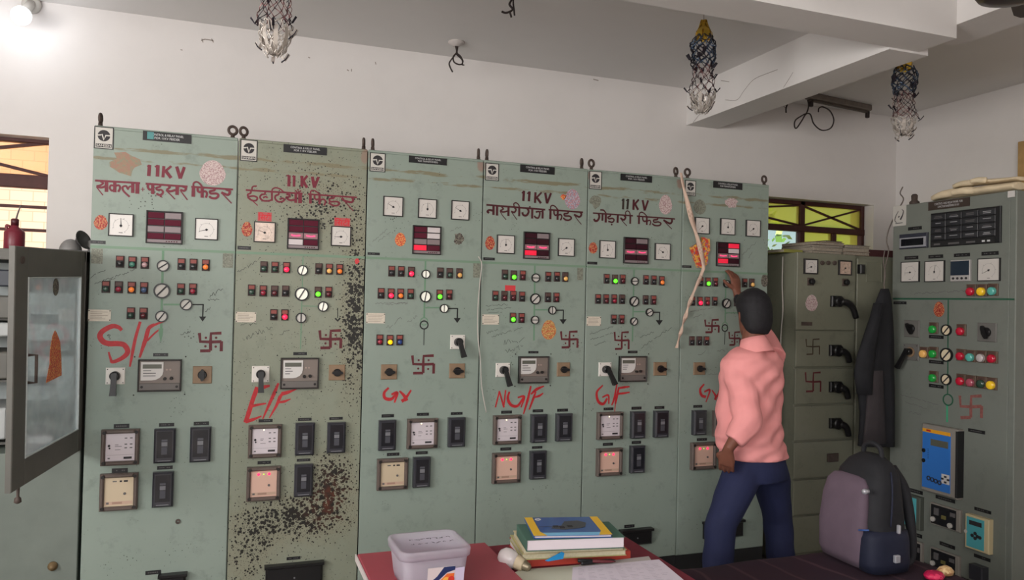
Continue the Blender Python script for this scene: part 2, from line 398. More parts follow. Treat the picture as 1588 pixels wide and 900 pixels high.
# cobweb-like settlement crack lines on the cross beam
CRK = M('crack_dust', (120, 108, 98), .9)
fb = Face((3.594, -1.03, 2.93), (0, -1, 0), (0, 0, 1))
mb = MB()
for pts in ([(1125,155),(1143,155),(1153,142),(1165,127),(1175,120),(1190,114),(1206,108)], [(1215,136),(1224,122),(1230,112)], [(1118,125),(1131,127)], [(1075,190),(1085,178),(1094,172)]):
    fb.pstroke(mb, 'p', pts, .7, .0008, CRK)
struct('trim_4', mb)
WST = M('wall_scuff', (150, 140, 132), .9); wfc = Face((0, RY1 - .001, 0), (1, 0, 0), (0, 0, 1)); mb = MB()
for pts, w_ in (([(312,63),(318,61),(331,63)], 1.6), ([(313,60),(315,66)], 1.2), ([(328,60),(331,66)], 1.2), ([(538,108),(541,110)], 1.6), ([(478,89),(481,90)], 1.6), ([(582,96),(583,100)], 1.4), ([(920,123),(928,125)], 1.6), ([(280,77),(283,78)], 1.5), ([(545,107),(545,111)], 1.4), ([(1215,165),(1219,168)], 1.3)):
    wfc.pstroke(mb, 'p', pts, w_, .0005, WST, 2)
struct('trim_5', mb)
# ------------------------------------------------------------------ windows of the far wall
FRM = M('window_brown', (74, 40, 36), .6, noise=.15)
def tinted(name, rgb, haze):
    m = bpy.data.materials.new(name); m.use_nodes = True; n = m.node_tree; n.nodes.clear()
    out = n.nodes.new('ShaderNodeOutputMaterial'); a = n.nodes.new('ShaderNodeBsdfTransparent'); b = n.nodes.new('ShaderNodeBsdfTranslucent')
    g = n.nodes.new('ShaderNodeBsdfGlossy'); mx = n.nodes.new('ShaderNodeMixShader'); m2 = n.nodes.new('ShaderNodeMixShader')
    c = (*lin(rgb), 1); a.inputs[0].default_value = c; b.inputs[0].default_value = c; g.inputs['Roughness'].default_value = .1
    mx.inputs[0].default_value = haze; m2.inputs[0].default_value = .05
    n.links.new(a.outputs[0], mx.inputs[1]); n.links.new(b.outputs[0], mx.inputs[2]); n.links.new(mx.outputs[0], m2.inputs[1])
    n.links.new(g.outputs[0], m2.inputs[2]); n.links.new(m2.outputs[0], out.inputs[0]); return m
YEL = tinted('yellow_glass', (240, 236, 158), .45); AMB = tinted('amber_glass', (255, 238, 214), .2); CLR = tinted('clear_pane', (240, 244, 240), .08)
yf = B + .12
fw = Face((0, yf, 0), (1, 0, 0), (0, 0, 1))
def zat(x, y): return atY(x, y, yf).z
def xat(x, y): return atY(x, y, yf).x
def bar(mb, p, q, w, d0=.0, d1=.022, mat=None):
    a, b = Vector(p), Vector(q); t = (b - a).normalized(); nrm = Vector((-t.y, t.x)) * w / 2
    fw.prism(mb, [tuple(a + nrm), tuple(b + nrm), tuple(b - nrm), tuple(a - nrm)], d0, d1, mat or FRM)
# window_1 (left): amber top light with crossed bars, open lower part with horizontal bars
mb = MB(); x0, x1, z0, z1 = W1; x1 += .04; z1 += .025
tz = zat(40, 282)
fw.frame(mb, x0, z0, x1, z1, .045, -.02, .03, FRM, .003); fw.box(mb, x0 + .045, tz - .035, x1 - .045, tz + .035, -.02, .03, FRM, .003)
xm = (x0 + x1) / 2; fw.box(mb, xm - .025, z0, xm + .025, z1, -.02, .03, FRM, .003)
bar(mb, (xm, zat(0, 243) - .02), (x1 - .03, z1 - .03), .016); bar(mb, (xm, zat(0, 243) + .03), (x1 - .03, tz + .03), .016)
bar(mb, (xm, (z1 + tz) / 2), (x0 + .03, z1 - .03), .022); bar(mb, (xm, (z1 + tz) / 2), (x0 + .03, tz + .03), .016)
for y in (321, 357, 392): zz = zat(40, y); fw.box(mb, x0 + .045, zz - .008, x1 - .045, zz + .008, .0, .016, FRM)
w1 = mb.build('window_1', kind='structure')
mb = MB(); fw.box(mb, x0 + .045, tz, x1 - .045, z1 - .045, .004, .008, AMB); mb.build('pane', w1)
# window_2 (right, behind the switchboard): yellow panes with crossed bars
mb = MB(); x0, x1, z0, z1 = W2; tz0, tz1 = zat(1290, 363), zat(1290, 354)
fw.frame(mb, x0, z0, x1, z1, .03, -.02, .03, FRM, .003); fw.box(mb, x0, tz0, x1, tz1, -.02, .035, FRM, .003)
xm = xat(1241, 335); fw.box(mb, xm - .022, z0, xm + .022, z1, -.02, .03, FRM, .003); xq = xat(1290, 375); fw.box(mb, xq - .02, z0, xq + .02, tz0, -.02, .03, FRM, .003)
bar(mb, (xm, z1 - .03), (x1 - .03, tz1), .013); bar(mb, (xm, tz1), (x1 - .03, z1 - .03), .013)
xl = x0 + .03; bar(mb, (xl + .16, (z1 + tz1) / 2), (xm, z1 - .03), .013); bar(mb, (xl + .16, (z1 + tz1) / 2), (xm, tz1), .013); bar(mb, (xl + .16, (z1 + tz1) / 2), (xl, z1 - .05), .02); bar(mb, (xl + .16, (z1 + tz1) / 2), (xl, tz1), .02)
w2 = mb.build('window_2', kind='structure')
mb = MB(); fw.box(mb, xl, tz1, xm - .022, z1 - .03, .004, .008, YEL); fw.box(mb, xm + .022, tz1, x1 - .03, z1 - .03, .004, .008, YEL); mb.build('pane', w2)
mb = MB(); fw.box(mb, xl, z0, xm - .03, tz0, .004, .008, CLR); fw.box(mb, xm + .03, z0, xq - .02, tz0, .004, .008, YEL); fw.box(mb, xq + .02, z0, x1 - .05, tz0, .004, .008, YEL); mb.build('pane', w2, label='lower pane')
# outside: ground, a pale brick wall beyond the left window, greenery beyond the right one
GRD = M('outside_ground', (150, 135, 110), .9, noise=.2, nscale=3)
mb = MB(); wbox(mb, (-6, B + T, -.2), (14, 14, -.02), GRD); props(mb.build('ground', origin=(0, 0, 0)), kind='structure')
BRK = M('outside_brick', (246, 222, 202), .9); t = NT(BRK)
bk = t.n.nodes.new('ShaderNodeTexBrick'); cx_ = t.n.nodes.new('ShaderNodeCombineXYZ'); t.n.links.new(t.x, cx_.inputs[0]); t.n.links.new(t.z, cx_.inputs[1])
t.n.links.new(cx_.outputs[0], bk.inputs['Vector']); bk.inputs['Scale'].default_value = 3.2; bk.inputs['Mortar Size'].default_value = .012
bk.inputs['Color1'].default_value = (*lin((240, 205, 180)), 1); bk.inputs['Color2'].default_value = (*lin((234, 197, 171)), 1); bk.inputs['Mortar'].default_value = (*lin((216, 174, 148)), 1)
t.color(bk.outputs[0])
mb = MB(); wbox(mb, (-5.5, 2.9, -.1), (1.6, 3.1, 5.0), BRK); struct('wall_outside', mb)
LEAF = M('leaf_green', (120, 165, 60), .5); LEAF2 = M('leaf_light', (176, 200, 92), .5); BARK = M('bark', (90, 72, 52), .9)
rnd = random.Random(3)
def bush(cx, cy, cz, rx, ry, rz, n, label):
    t = empty('leafy_tree', (cx, cy, -.05), label, 'tree')
    mb = MB(); tube(mb, [(cx, cy, -.05), (cx + .05, cy, cz * .6), (cx, cy + .05, cz)], [.12, .09, .05], BARK); mb.build('trunk', t)
    mb = MB()
    for i in range(n):
        u, v, w = rnd.gauss(0, .45), rnd.gauss(0, .45), rnd.gauss(0, .45); p = Vector((cx + u*rx, cy + v*ry, cz + w*rz))
        a = Vector((rnd.uniform(-1,1), rnd.uniform(-1,1), rnd.uniform(-.6,.6))).normalized(); b = a.cross(Vector((rnd.uniform(-1,1), rnd.uniform(-1,1), 1))).normalized()
        L = rnd.uniform(.07, .15); wv = L * .35
        mb.add([p, p + a*L*.5 + b*wv, p + a*L, p + a*L*.5 - b*wv], [(0,1,2,3)], LEAF if rnd.random() < .6 else LEAF2)
    mb.build('foliage', t)
bush(6.1, 4.6, 2.2, 1.5, 1.0, 1.1, 2600, 'bright leafy tree outside, behind the yellow-paned window')
# ================================================================== CONTROL PANELS
W, H0, J0, HT = .62, .18, 1.8644, 2.4124
PF = Face((0, 0, 0), (1, 0, 0), (0, 0, 1))
GRN = green_paint('panel_green', (141, 153, 143)); GRN2 = green_paint('panel_green_flaked', (136, 142, 126), spots=True); GRNL = green_paint('panel_green_lower', (140, 152, 142), tan=False)
GRN2L = GRN2
DARKG = M('panel_gap', (20, 24, 22), .9, spec=.1); BLK = M('black_plastic', (26, 26, 28), .4); BLKM = M('black_matte', (32, 32, 33), .7)
BEZ = M('bezel_black', (30, 26, 26), .4); DIAL = M('dial_white', (206, 200, 194), .35, coat=.3); DIALB = M('dial_browned', (196, 170, 152), .35, coat=.4, noise=.18, nscale=70)
INK = M('ink_grey', (95, 92, 92), .6); INKD = M('ink_dark', (45, 42, 45), .6)
MAR = M('paint_maroon', (112, 28, 46), .5, noise=.15, nscale=60); MARD = M('paint_maroon_dark', (70, 16, 26), .5, noise=.2, nscale=60); RED = M('paint_red', (176, 36, 42), .5, noise=.2, nscale=50)
BRN = M('paint_symbol', (92, 34, 40), .6, noise=.25, nscale=50); BKB = M('paint_black_brown', (44, 32, 26), .6)
MIM = M('mimic_green', (104, 140, 112), .5); WHT = M('plate_white', (194, 190, 183), .45); CRM = M('plate_cream', (206, 196, 180), .5, noise=.06, nscale=90)
TXTW = M('lettering_white', (205, 205, 205), .6)
SWW = M('switch_plate_white', (220, 214, 206), .4); SWB = M('switch_plate_brown', (136, 112, 88), .5, noise=.1); HAND = M('handle_black', (24, 23, 24), .35)
LH = M('lamp_housing', (58, 34, 34), .5); LTAG = M('lamp_tag', (138, 70, 62), .5); LTAGG = M('lamp_tag_dark', (84, 62, 56), .5)
RBZ = M('relay_case', (96, 84, 78), .35, noise=.06); RWH = M('relay_face_white', (204, 194, 198), .4, coat=.2); RCR = M('relay_face_cream', (198, 180, 152), .4, coat=.2); RPK = M('relay_face_warm', (212, 174, 156), .4, coat=.2)
SCRW = M('case_screw', (34, 30, 28), .5); AUX = M('aux_case', (52, 52, 58), .3, coat=.3); AUXI = M('aux_inner', (34, 34, 38), .25, coat=.3); AUXF = M('aux_flag', (118, 118, 122), .4)
EMF = M('meter_case_brown', (124, 112, 104), .4); EMW = M('meter_card', (206, 202, 198), .4); LCD = M('lcd_dark', (92, 92, 82), .3)
RUST = M('rusty_steel', (82, 70, 64), .7, metal=.2, noise=.25, nscale=40)
def lens(name, rgb, e=0, ec=None): return M('lens_' + name, rgb, .2, emit=e, coat=.6, ecol=ec)
LENS = {'k': lens('black', (44, 44, 46)), 'dg': lens('dark_green', (48, 74, 62)), 'g': lens('green', (70, 130, 112)), 'r': lens('red', (150, 34, 56)), 'dr': lens('dark_red', (92, 32, 40)),
        'o': lens('orange', (225, 120, 50), .35), 'b': lens('blue', (70, 92, 128)), 'p': lens('pink', (186, 150, 152)), 'a': lens('amber', (224, 170, 96), .15),
        'R': lens('red_lit', (255, 40, 70), 2.2, (255, 26, 60)), 'G': lens('green_lit', (110, 255, 60), 1.3, (96, 255, 40)), 'Y': lens('yellow_lit', (255, 205, 20), .9, (255, 190, 10)), 'B': lens('navy', (44, 66, 130))}
LEDR = M('led_red', (255, 30, 60), .3, emit=5, ecol=(255, 26, 60)); LEDG = M('led_green', (160, 220, 60), .3, emit=1.5); LEDW = M('led_warm', (255, 235, 190), .3, emit=2)
ANW = {'m': M('annun_maroon', (88, 30, 46), .7, spec=.15), 'd': M('annun_dark', (56, 22, 32), .7, spec=.15), 'g': M('annun_grey', (132, 118, 120), .4), 'w': M('annun_white', (206, 196, 196), .4), 'r': M('annun_red_lit', (220, 30, 60), .4, emit=.5), 'p': M('annun_grey_lit', (150, 110, 116), .4)}
PINK = M('annun_pink_lit', (255, 60, 110), .4, emit=1.4)
def sticker_mat(name, cols, scale):
    m = M(name, cols[0], .5); t = NT(m); d, c = t.voro(scale); n1 = t.noise(scale * .6, 3); n2 = t.noise(scale * 1.1, 2)
    col = t.mix(t.m('GREATER_THAN', n1, .5), lin(cols[0]), lin(cols[1])); col = t.mix(t.m('GREATER_THAN', n2, .56), col, lin(cols[2])); t.color(col); return m
STK = {'red': sticker_mat('sticker_red', ((170, 48, 44), (196, 132, 88), (110, 28, 34)), 210), 'pale': sticker_mat('sticker_pale', ((192, 170, 168), (160, 128, 130), (208, 194, 188)), 210),
       'blue': sticker_mat('sticker_blue', ((176, 168, 176), (184, 124, 128), (116, 126, 148)), 190), 'gold': sticker_mat('sticker_gold', ((176, 130, 76), (190, 90, 60), (206, 176, 110)), 140),
       'grey': sticker_mat('sticker_faded', ((124, 126, 112), (110, 112, 100), (136, 138, 124)), 110), 'tan': sticker_mat('sticker_torn', ((150, 116, 98), (146, 122, 100), (132, 128, 106)), 60),
       'orange': sticker_mat('sticker_orange', ((214, 96, 60), (226, 160, 90), (170, 40, 50)), 200), 'dark': sticker_mat('sticker_dark', ((96, 92, 82), (70, 60, 56), (130, 126, 112)), 120)}
TAPE = M('red_tape', (206, 60, 66), .5)
rn = random.Random(11)
class Panel:
    def __init__(s, root, face, t): s.root = root; s.F = face; s.t = t
    def new(s): return MB()
    def put(s, mb, name, parent=None, label=None): return mb.build(name, parent or s.root, label=label)
    def lamp(s, q, x, y, kind, tag=True, w=.034, h=.054):
        a, b = s.F.uv(q, x, y); mb = MB(); s.F.box(mb, a-w/2, b-h/2, a+w/2, b+h/2, 0, .010, LH, .002)
        s.F.box(mb, a-w*.38, b+h*.10, a+w*.38, b+h*.42, .010, .0125, LTAG if tag else LTAGG, .0008)
        s.F.box(mb, a-w*.42, b-h*.42, a+w*.42, b+h*.06, .010, .012, BLKM, .0008)
        o = s.put(mb, 'indicator_lamp'); mb = MB(); s.F.cyl(mb, a, b-h*.18, w*.36, .012, .016, LENS[kind], 16); s.F.dome(mb, a, b-h*.18, w*.36, .016, .007, LENS[kind])
        s.put(mb, 'lens', o, {'R': 'lit red lens', 'G': 'lit green lens', 'Y': 'lit yellow lens', 'o': 'orange lens'}.get(kind))
    def lamps(s, q, rows):
        for x, y, k in rows: s.lamp(q, x, y, k, tag=rn.random() < .7)
    def disc(s, q, x, y, r, ang, lit=False):
        a, b = s.F.uv(q, x, y); r = abs(s.F.uv(q, x, y - r)[1] - b); mb = MB()
        s.F.ring(mb, a, b, r*.80, r, 0, .012, BLK); o = s.put(mb, 'position_indicator')
        mb = MB(); s.F.cyl(mb, a, b, r*.82, 0, .008, M('semaphore_lit', (236, 234, 220), .4, emit=.25) if lit else WHT, 24)
        c, sn = math.cos(math.radians(ang)), math.sin(math.radians(ang)); L, wd = r*.80, r*.10
        P = [(a + c*i*L - sn*j*wd, b + sn*i*L + c*j*wd) for i, j in ((-1,-1),(1,-1),(1,1),(-1,1))]
        s.F.prism(mb, P, .008, .010, INKD if not lit else INK); s.put(mb, 'semaphore_disc', o)
    def meter(s, q, rect, ang, brown=False, w=.0045):
        a0, b0, a1, b1 = s.F.rect(q, *rect); mb = MB(); s.F.frame(mb, a0, b0, a1, b1, w, 0, .012, BEZ, .001); o = s.put(mb, 'panel_meter')
        mb = MB(); s.F.box(mb, a0+w, b0+w, a1-w, b1-w, 0, .008, DIALB if brown else DIAL); cx, cy, R = (a0+a1)/2, (b0+b1)/2 - (b1-b0)*.03, (b1-b0)*.30
        s.F.stroke(mb, [(cx + R*math.cos(math.radians(t)), cy + R*math.sin(math.radians(t))) for t in range(200, -61, -20)], .0008, .0084, INK)
        for t in range(200, -61, -65): c, sn = math.cos(math.radians(t)), math.sin(math.radians(t)); s.F.stroke(mb, [(cx+R*c, cy+R*sn), (cx+R*1.18*c, cy+R*1.18*sn)], .0016, .0084, INK)
        s.F.stroke(mb, [(cx-.008, b0+w+.012), (cx+.008, b0+w+.012)], .003, .0084, INK); s.put(mb, 'dial', o)
        mb = MB(); c, sn = math.cos(math.radians(ang)), math.sin(math.radians(ang)); s.F.stroke(mb, [(cx - c*R*.25, cy - sn*R*.25), (cx + c*R*1.1, cy + sn*R*1.1)], [.0035, .0012], .0095, INKD); s.F.cyl(mb, cx, cy, .0055, .008, .0105, INKD, 12); s.put(mb, 'needle', o)
    def annun(s, q, rect, cells, grid=(2, 4)):
        a0, b0, a1, b1 = s.F.rect(q, *rect); mb = MB(); w = .005; s.F.box(mb, a0, b0, a1, b1, 0, .006, BEZ); s.F.frame(mb, a0, b0, a1, b1, w, .006, .016, BEZ, .001)
        st = b0 + (b1-b0)*.12; s.F.box(mb, a0+w, b0+w, a1-w, st, .006, .010, ANW['g'])
        for k in range(5): xx = a0 + (a1-a0)*(.55 + .07*k); s.F.box(mb, xx, b0 + w + .003, xx + .006, st - .005, .010, .0105, MARD)
        o = s.put(mb, 'annunciator'); nx, ny = grid; cw, chh = (a1-a0-2*w)/nx, (b1-w-st)/ny
        for k, ch in enumerate(cells):
            i, j = k % nx, k // nx; x0 = a0+w+i*cw; y1 = b1-w-j*chh; mb = MB(); s.F.box(mb, x0+.002, y1-chh+.0025, x0+cw-.002, y1-.0025, .006, .012, ANW[ch], .001)
            if ch == 'p': s.F.stroke(mb, [(x0+cw*.2, y1-chh*.45), (x0+cw*.5, y1-chh*.55), (x0+cw*.8, y1-chh*.45)], .006, .0125, PINK)
            s.put(mb, 'annunciator_window', o, {'r': 'red lit window', 'w': 'white window', 'p': 'window with pink glow'}.get(ch))
    def tag(s, q, rect):
        a0, b0, a1, b1 = s.F.rect(q, *rect); mb = MB(); s.F.box(mb, a0, b0, a1, b1, 0, .002, BLK); n = 6
        for k in range(n):
            if rn.random() < .8: x = a0 + (a1-a0)*(.15 + .7*k/n); s.F.box(mb, x, b0+(b1-b0)*.38, x+(a1-a0)*.08, b0+(b1-b0)*.62, .002, .0022, INK)
        s.put(mb, 'name_tag')
    def relay(s, q, rect, kind):
        a0, b0, a1, b1 = s.F.rect(q, *rect); w = (a1-a0)*.115; mb = MB(); s.F.box(mb, a0, b0, a1, b1, 0, .012, RBZ, .004); s.F.frame(mb, a0, b0, a1, b1, w, .012, .030, RBZ, .006)
        for x, y in ((a0+w*.7, b0+w*.7), (a1-w*.7, b0+w*.7), (a0+w*.7, b1-w*.7), (a1-w*.7, b1-w*.7)): s.F.cyl(mb, x, y, w*.42, .02, .033, SCRW, 12)
        o = s.put(mb, 'protection_relay'); fm = {'w': RWH, 'c': RCR, 'r': RPK}[kind]; mb = MB(); fx0, fy0, fx1, fy1 = a0+w, b0+w, a1-w, b1-w; s.F.box(mb, fx0, fy0, fx1, fy1, .012, .016, fm, .001)
        X = lambda u: fx0+(fx1-fx0)*u; Y = lambda v: fy0+(fy1-fy0)*v; D = .0164
        if kind == 'w':
            for u in (.64, .82):
                for v in (.45, .58, .80): s.F.box(mb, X(u), Y(v), X(u+.09), Y(v+.04), .016, D, INK)
            s.F.cyl(mb, X(.12), Y(.56), .0055, .016, .02, INKD, 10); s.F.cyl(mb, X(.14), Y(.47), .004, .016, .02, INKD, 10)
            for v in (.40, .52, .58): s.F.box(mb, X(.32), Y(v), X(.32+rn.uniform(.1,.24)), Y(v+.018), .016, D, INK)
            s.F.box(mb, X(.05), Y(.22), X(.95), Y(.226), .016, D, INK); s.F.box(mb, X(.62), Y(.07), X(.9), Y(.15), .016, D, INKD); s.F.box(mb, X(.08), Y(.08), X(.16), Y(.13), .016, D, INK)
        else:
            s.F.box(mb, X(.03), Y(.06), X(.97), Y(.17), .016, D, M('relay_band', (190, 160, 140), .5)); s.F.box(mb, X(.08), Y(.08), X(.17), Y(.15), .016, D+.0003, INK); s.F.box(mb, X(.28), Y(.08), X(.62), Y(.15), .016, D+.0003, M('relay_print', (160, 128, 112), .5))
            s.F.cyl(mb, X(.70), Y(.43), .0055, .016, .021, INK, 12)
            if kind == 'c': s.F.box(mb, X(.28), Y(.84), X(.42), Y(.88), .016, D, INK); s.F.box(mb, X(.52), Y(.83), X(.60), Y(.89), .016, D, INKD); s.F.box(mb, X(.66), Y(.83), X(.80), Y(.89), .016, D, INKD)
        s.put(mb, 'relay_faceplate', o)
        if kind == 'w' and s.t != 1: mb = MB(); s.F.dome(mb, X(.45), Y(.94), .0035, .016, .003, LEDW); s.put(mb, 'relay_led', o)
        if kind == 'r':
            for u, m_ in ((.30, LEDR), (.50, LEDG), (.70, LEDR)): mb = MB(); s.F.dome(mb, X(u), Y(.86), .0065 if m_ is LEDR else .003, .016, .004, m_); s.put(mb, 'relay_led', o, 'red lit led' if m_ is LEDR else 'green lit led')
    def aux(s, q, rect):
        a0, b0, a1, b1 = s.F.rect(q, *rect); w = (a1-a0); h = b1-b0; mb = MB(); s.F.box(mb, a0, b0, a1, b1, 0, .034, AUX, .008); s.F.box(mb, a0+w*.14, b0+h*.16, a1-w*.14, b1-h*.07, .034, .0348, AUXI)
        s.F.box(mb, a0+w*.2, b0+h*.06, a1-w*.2, b0+h*.085, .034, .0346, AUXF); o = s.put(mb, 'auxiliary_relay'); cx = (a0+a1)/2
        mb = MB(); s.F.box(mb, cx-w*.14, b0+h*.50, cx+w*.14, b0+h*.62, .0348, .0368, AUXF, .0008); s.F.box(mb, cx-w*.14, b0+h*.64, cx+w*.14, b0+h*.70, .0348, .0362, M('aux_grey', (84, 84, 90), .4), .0006)
        s.F.box(mb, cx-w*.14, b0+h*.26, cx+w*.14, b0+h*.48, .0348, .0358, M('aux_dim', (72, 72, 78), .4), .0005); s.put(mb, 'flag_window', o)
    def emeter(s, q, rect):
        a0, b0, a1, b1 = s.F.rect(q, *rect); w = a1-a0; h = b1-b0; mb = MB(); s.F.box(mb, a0, b0, a1, b1, 0, .010, EMF); s.F.frame(mb, a0, b0, a1, b1, .006, 0, .022, M('meter_rim', (52, 48, 46), .4), .002)
        s.F.box(mb, a0+.006, b0+.006, a1-.006, b0+h*.26, .010, .018, M('meter_flap', (104, 98, 94), .4), .002)
        for x in (a0+w*.10, a1-w*.10): s.F.cyl(mb, x, b0+h*.15, .006, .018, .022, SCRW, 10)
        for x, y in ((-.016, -.016), (w+.016, -.016), (-.016, h+.012), (w+.016, h+.012)): s.F.cyl(mb, a0+x, b0+y, .0035, 0, .003, SCRW, 8)
        o = s.put(mb, 'energy_meter'); mb = MB(); X = lambda u: a0+w*u; Y = lambda v: b0+h*v
        P = [(X(.07), Y(.92)), (X(.58), Y(.92)), (X(.58), Y(.62))] + [(X(.58 - .26*(1-math.cos(t))), Y(.62 - .27*math.sin(t))) for t in (.4, .8, 1.2, 1.57)] + [(X(.07), Y(.35))]
        s.F.prism(mb, P, .010, .014, EMW)
        for v in (.64, .56, .48): s.F.box(mb, X(.12), Y(v), X(.12+rn.uniform(.1,.3)), Y(v+.025), .014, .0144, INK)
        s.put(mb, 'meter_card', o); mb = MB(); s.F.box(mb, X(.11), Y(.72), X(.54), Y(.85), .014, .016, LCD); s.put(mb, 'display', o)
        for u, v in ((.62, .40), (.77, .41)): mb = MB(); s.F.cyl(mb, X(u), Y(v), h*.05, .010, .024, SCRW, 14, .002); s.put(mb, 'push_button', o)
        mb = MB(); s.F.cyl(mb, X(.66), Y(.68), h*.03, .010, .013, M('port_ring', (160, 140, 130), .4), 10); s.F.cyl(mb, X(.74), Y(.68), h*.03, .010, .013, MATS['port_ring'], 10); s.put(mb, 'optical_port', o)
    def cswitch(s, q, rect, tip, plate=None):
        a0, b0, a1, b1 = s.F.rect(q, *rect); mb = MB(); s.F.box(mb, a0, b0, a1, b1, 0, .008, plate or SWW, .003)
        for x, y in ((.1,.1),(.9,.1),(.1,.9),(.9,.9)): s.F.cyl(mb, a0+(a1-a0)*x, b0+(b1-b0)*y, .0025, .008, .0095, SCRW, 8)
        s.F.cyl(mb, (a0+a1)/2, (b0+b1)/2, (a1-a0)*.27, .008, .014, INK if plate is None else SWB, 20)
        o = s.put(mb, 'control_switch'); cx, cy = (a0+a1)/2, (b0+b1)/2 + (b1-b0)*.03; tx, ty = s.F.uv(q, *tip); mb = MB(); s.F.cyl(mb, cx, cy, .021, .014, .045, HAND, 18, .004)
        v = Vector((tx-cx, ty-cy)); n = Vector((-v.y, v.x)).normalized(); p0 = Vector((cx, cy)); p1 = Vector((tx, ty))
        rings = [[s.F.P(c.x+n.x*wx*sx, c.y+n.y*wx*sx, d+hh*sy) for sx, sy in ((-1,-1),(1,-1),(1,1),(-1,1))] for c, wx, d, hh in ((p0 - v*.15, .012, .045, .010), (p0+v*.4, .011, .055, .010), (p0+v*.75, .0125, .062, .010), (p1, .014, .066, .011))]
        loft(mb, rings, HAND, False); s.put(mb, 'pistol_handle', o)
    def sswitch(s, q, rect, ang=90):
        a0, b0, a1, b1 = s.F.rect(q, *rect); mb = MB(); s.F.box(mb, a0, b0, a1, b1, 0, .008, SWB, .003); o = s.put(mb, 'selector_switch'); cx, cy, r = (a0+a1)/2, (b0+b1)/2, (a1-a0)*.24
        for x, y in ((.1,.1),(.9,.1),(.1,.9),(.9,.9)): pass
        mb = MB(); s.F.cyl(mb, cx, cy, r, .008, .022, HAND, 18, .003); c, sn = math.cos(math.radians(ang)), math.sin(math.radians(ang)); L, wd = r*1.35, r*.42
        s.F.prism(mb, [(cx + c*i*L - sn*j*wd, cy + sn*i*L + c*j*wd) for i, j in ((-1,-.5),(-.6,-1),(.6,-1),(1,-.5),(1,.5),(.6,1),(-.6,1),(-1,.5))], .022, .036, HAND); s.put(mb, 'knob', o)
    def plate(s, q, rect):
        a0, b0, a1, b1 = s.F.rect(q, *rect); mb = MB(); s.F.box(mb, a0, b0, a1, b1, 0, .002, CRM)
        for k in range(5): y = b0 + (b1-b0)*(.18+.15*k); s.F.box(mb, a0+(a1-a0)*.1, y, a0+(a1-a0)*rn.uniform(.6,.92), y+.0022, .002, .0022, M('plate_print', (160, 148, 134), .6))
        for x, y in ((.04,.1),(.96,.1),(.04,.9),(.96,.9)): s.F.cyl(mb, a0+(a1-a0)*x, b0+(b1-b0)*y, .003, .002, .004, SCRW, 8)
        s.put(mb, 'rating_plate')
    def title(s, q, rect, l1, l2, base=BLK):
        a0, b0, a1, b1 = s.F.rect(q, *rect); mb = MB(); s.F.box(mb, a0, b0, a1, b1, 0, .003, base); h = b1-b0; w = a1-a0
        s.F.text(mb, l1, a0+w*.16, b0+h*.56, a1-w*.16, b0+h*.80, .0034, TXTW); s.F.text(mb, l2, a0+w*.24, b0+h*.20, a1-w*.24, b0+h*.44, .0034, TXTW); s.put(mb, 'panel_nameplate')
    def logo(s, q, rect):
        a0, b0, a1, b1 = s.F.rect(q, *rect); w = a1-a0; h = b1-b0; mb = MB(); s.F.box(mb, a0, b0, a1, b1, 0, .002, BLK); s.F.box(mb, a0+w*.06, b0+h*.04, a1-w*.06, b1-h*.04, .002, .0024, WHT)
        cx, cy, r = (a0+a1)/2, b0+h*.60, w*.32; s.F.cyl(mb, cx, cy, r, .002, .0028, INKD, 24)
        s.F.stroke(mb, [(cx-r*1.02, cy+r*.02), (cx-r*.5, cy+r*.08), (cx-r*.30, cy+r*.22), (cx, cy-r*.75), (cx+r*.30, cy+r*.05), (cx+r*1.02, cy+r*.05)], r*.24, .0032, WHT, sub=1)
        s.F.box(mb, a0+w*.10, b0+h*.08, a1-w*.10, b0+h*.23, .0024, .0028, INKD); s.F.text(mb, 'SANSEN', a0+w*.13, b0+h*.105, a1-w*.13, b0+h*.205, .0032, WHT, bold=.02); s.put(mb, 'maker_plate')
    def sticker(s, q, rect, mat, shape='oval', d=.0008):
        a0, b0, a1, b1 = s.F.rect(q, *rect); cx, cy, rx, ry = (a0+a1)/2, (b0+b1)/2, (a1-a0)/2, (b1-b0)/2; mb = MB()
        if shape == 'oval': P = [(cx+rx*math.cos(t)*(1 if math.sin(t) < .3 else .9), cy+ry*math.sin(t)) for t in [2*math.pi*k/20 for k in range(20)]]
        elif shape == 'torn': P = [(cx+rx*math.cos(t)*rn.uniform(.55,1), cy+ry*math.sin(t)*rn.uniform(.6,1)) for t in [2*math.pi*k/16 for k in range(16)]]
        else: P = [(a0,b0),(a1,b0),(a1,b1),(a0,b1)]
        s.F.prism(mb, P, 0, d, STK.get(mat, TAPE)); s.put(mb, 'sticker')
    def eye(s, x, y, r=.0195, yaw=0):
        p = atY(x, y, .06); mb = MB(); c = Vector((p.x, .06, HT + .045)); n = 18; u = Vector((math.cos(yaw), math.sin(yaw), 0)); tube(mb, [c + u*(r*math.cos(2*math.pi*k/n)) + Vector((0,0,r*math.sin(2*math.pi*k/n))) for k in range(n+1)], .007, RUST, 8, sub=1)
        lathe(mb, (p.x, .06, HT), (0,0,1), [(.018,0),(.018,.008),(.010,.012),(.009,.026)], RUST, 14); s.put(mb, 'lifting_eye')
    def scrib(s, q, pts_lines, w=1.0, mat=None):
        mb = MB()
        for (x0, y0, x1, y1, amp) in pts_lines:
            mb = MB(); n = max(6, int(abs(x1-x0)/7)); P = [(x0+(x1-x0)*k/n + rn.uniform(-2,2), y0+(y1-y0)*k/n + rn.uniform(-amp,amp)) for k in range(n+1)]
            k0 = 0
            while k0 < n - 1:
                k1 = min(n, k0 + rn.randint(3, 7)); s.F.pstroke(mb, q, P[k0:k1+1], w, .0006, mat or INK, 3); k0 = k1 + (1 if rn.random() < .5 else 0)
            s.put(mb, 'pen_note')
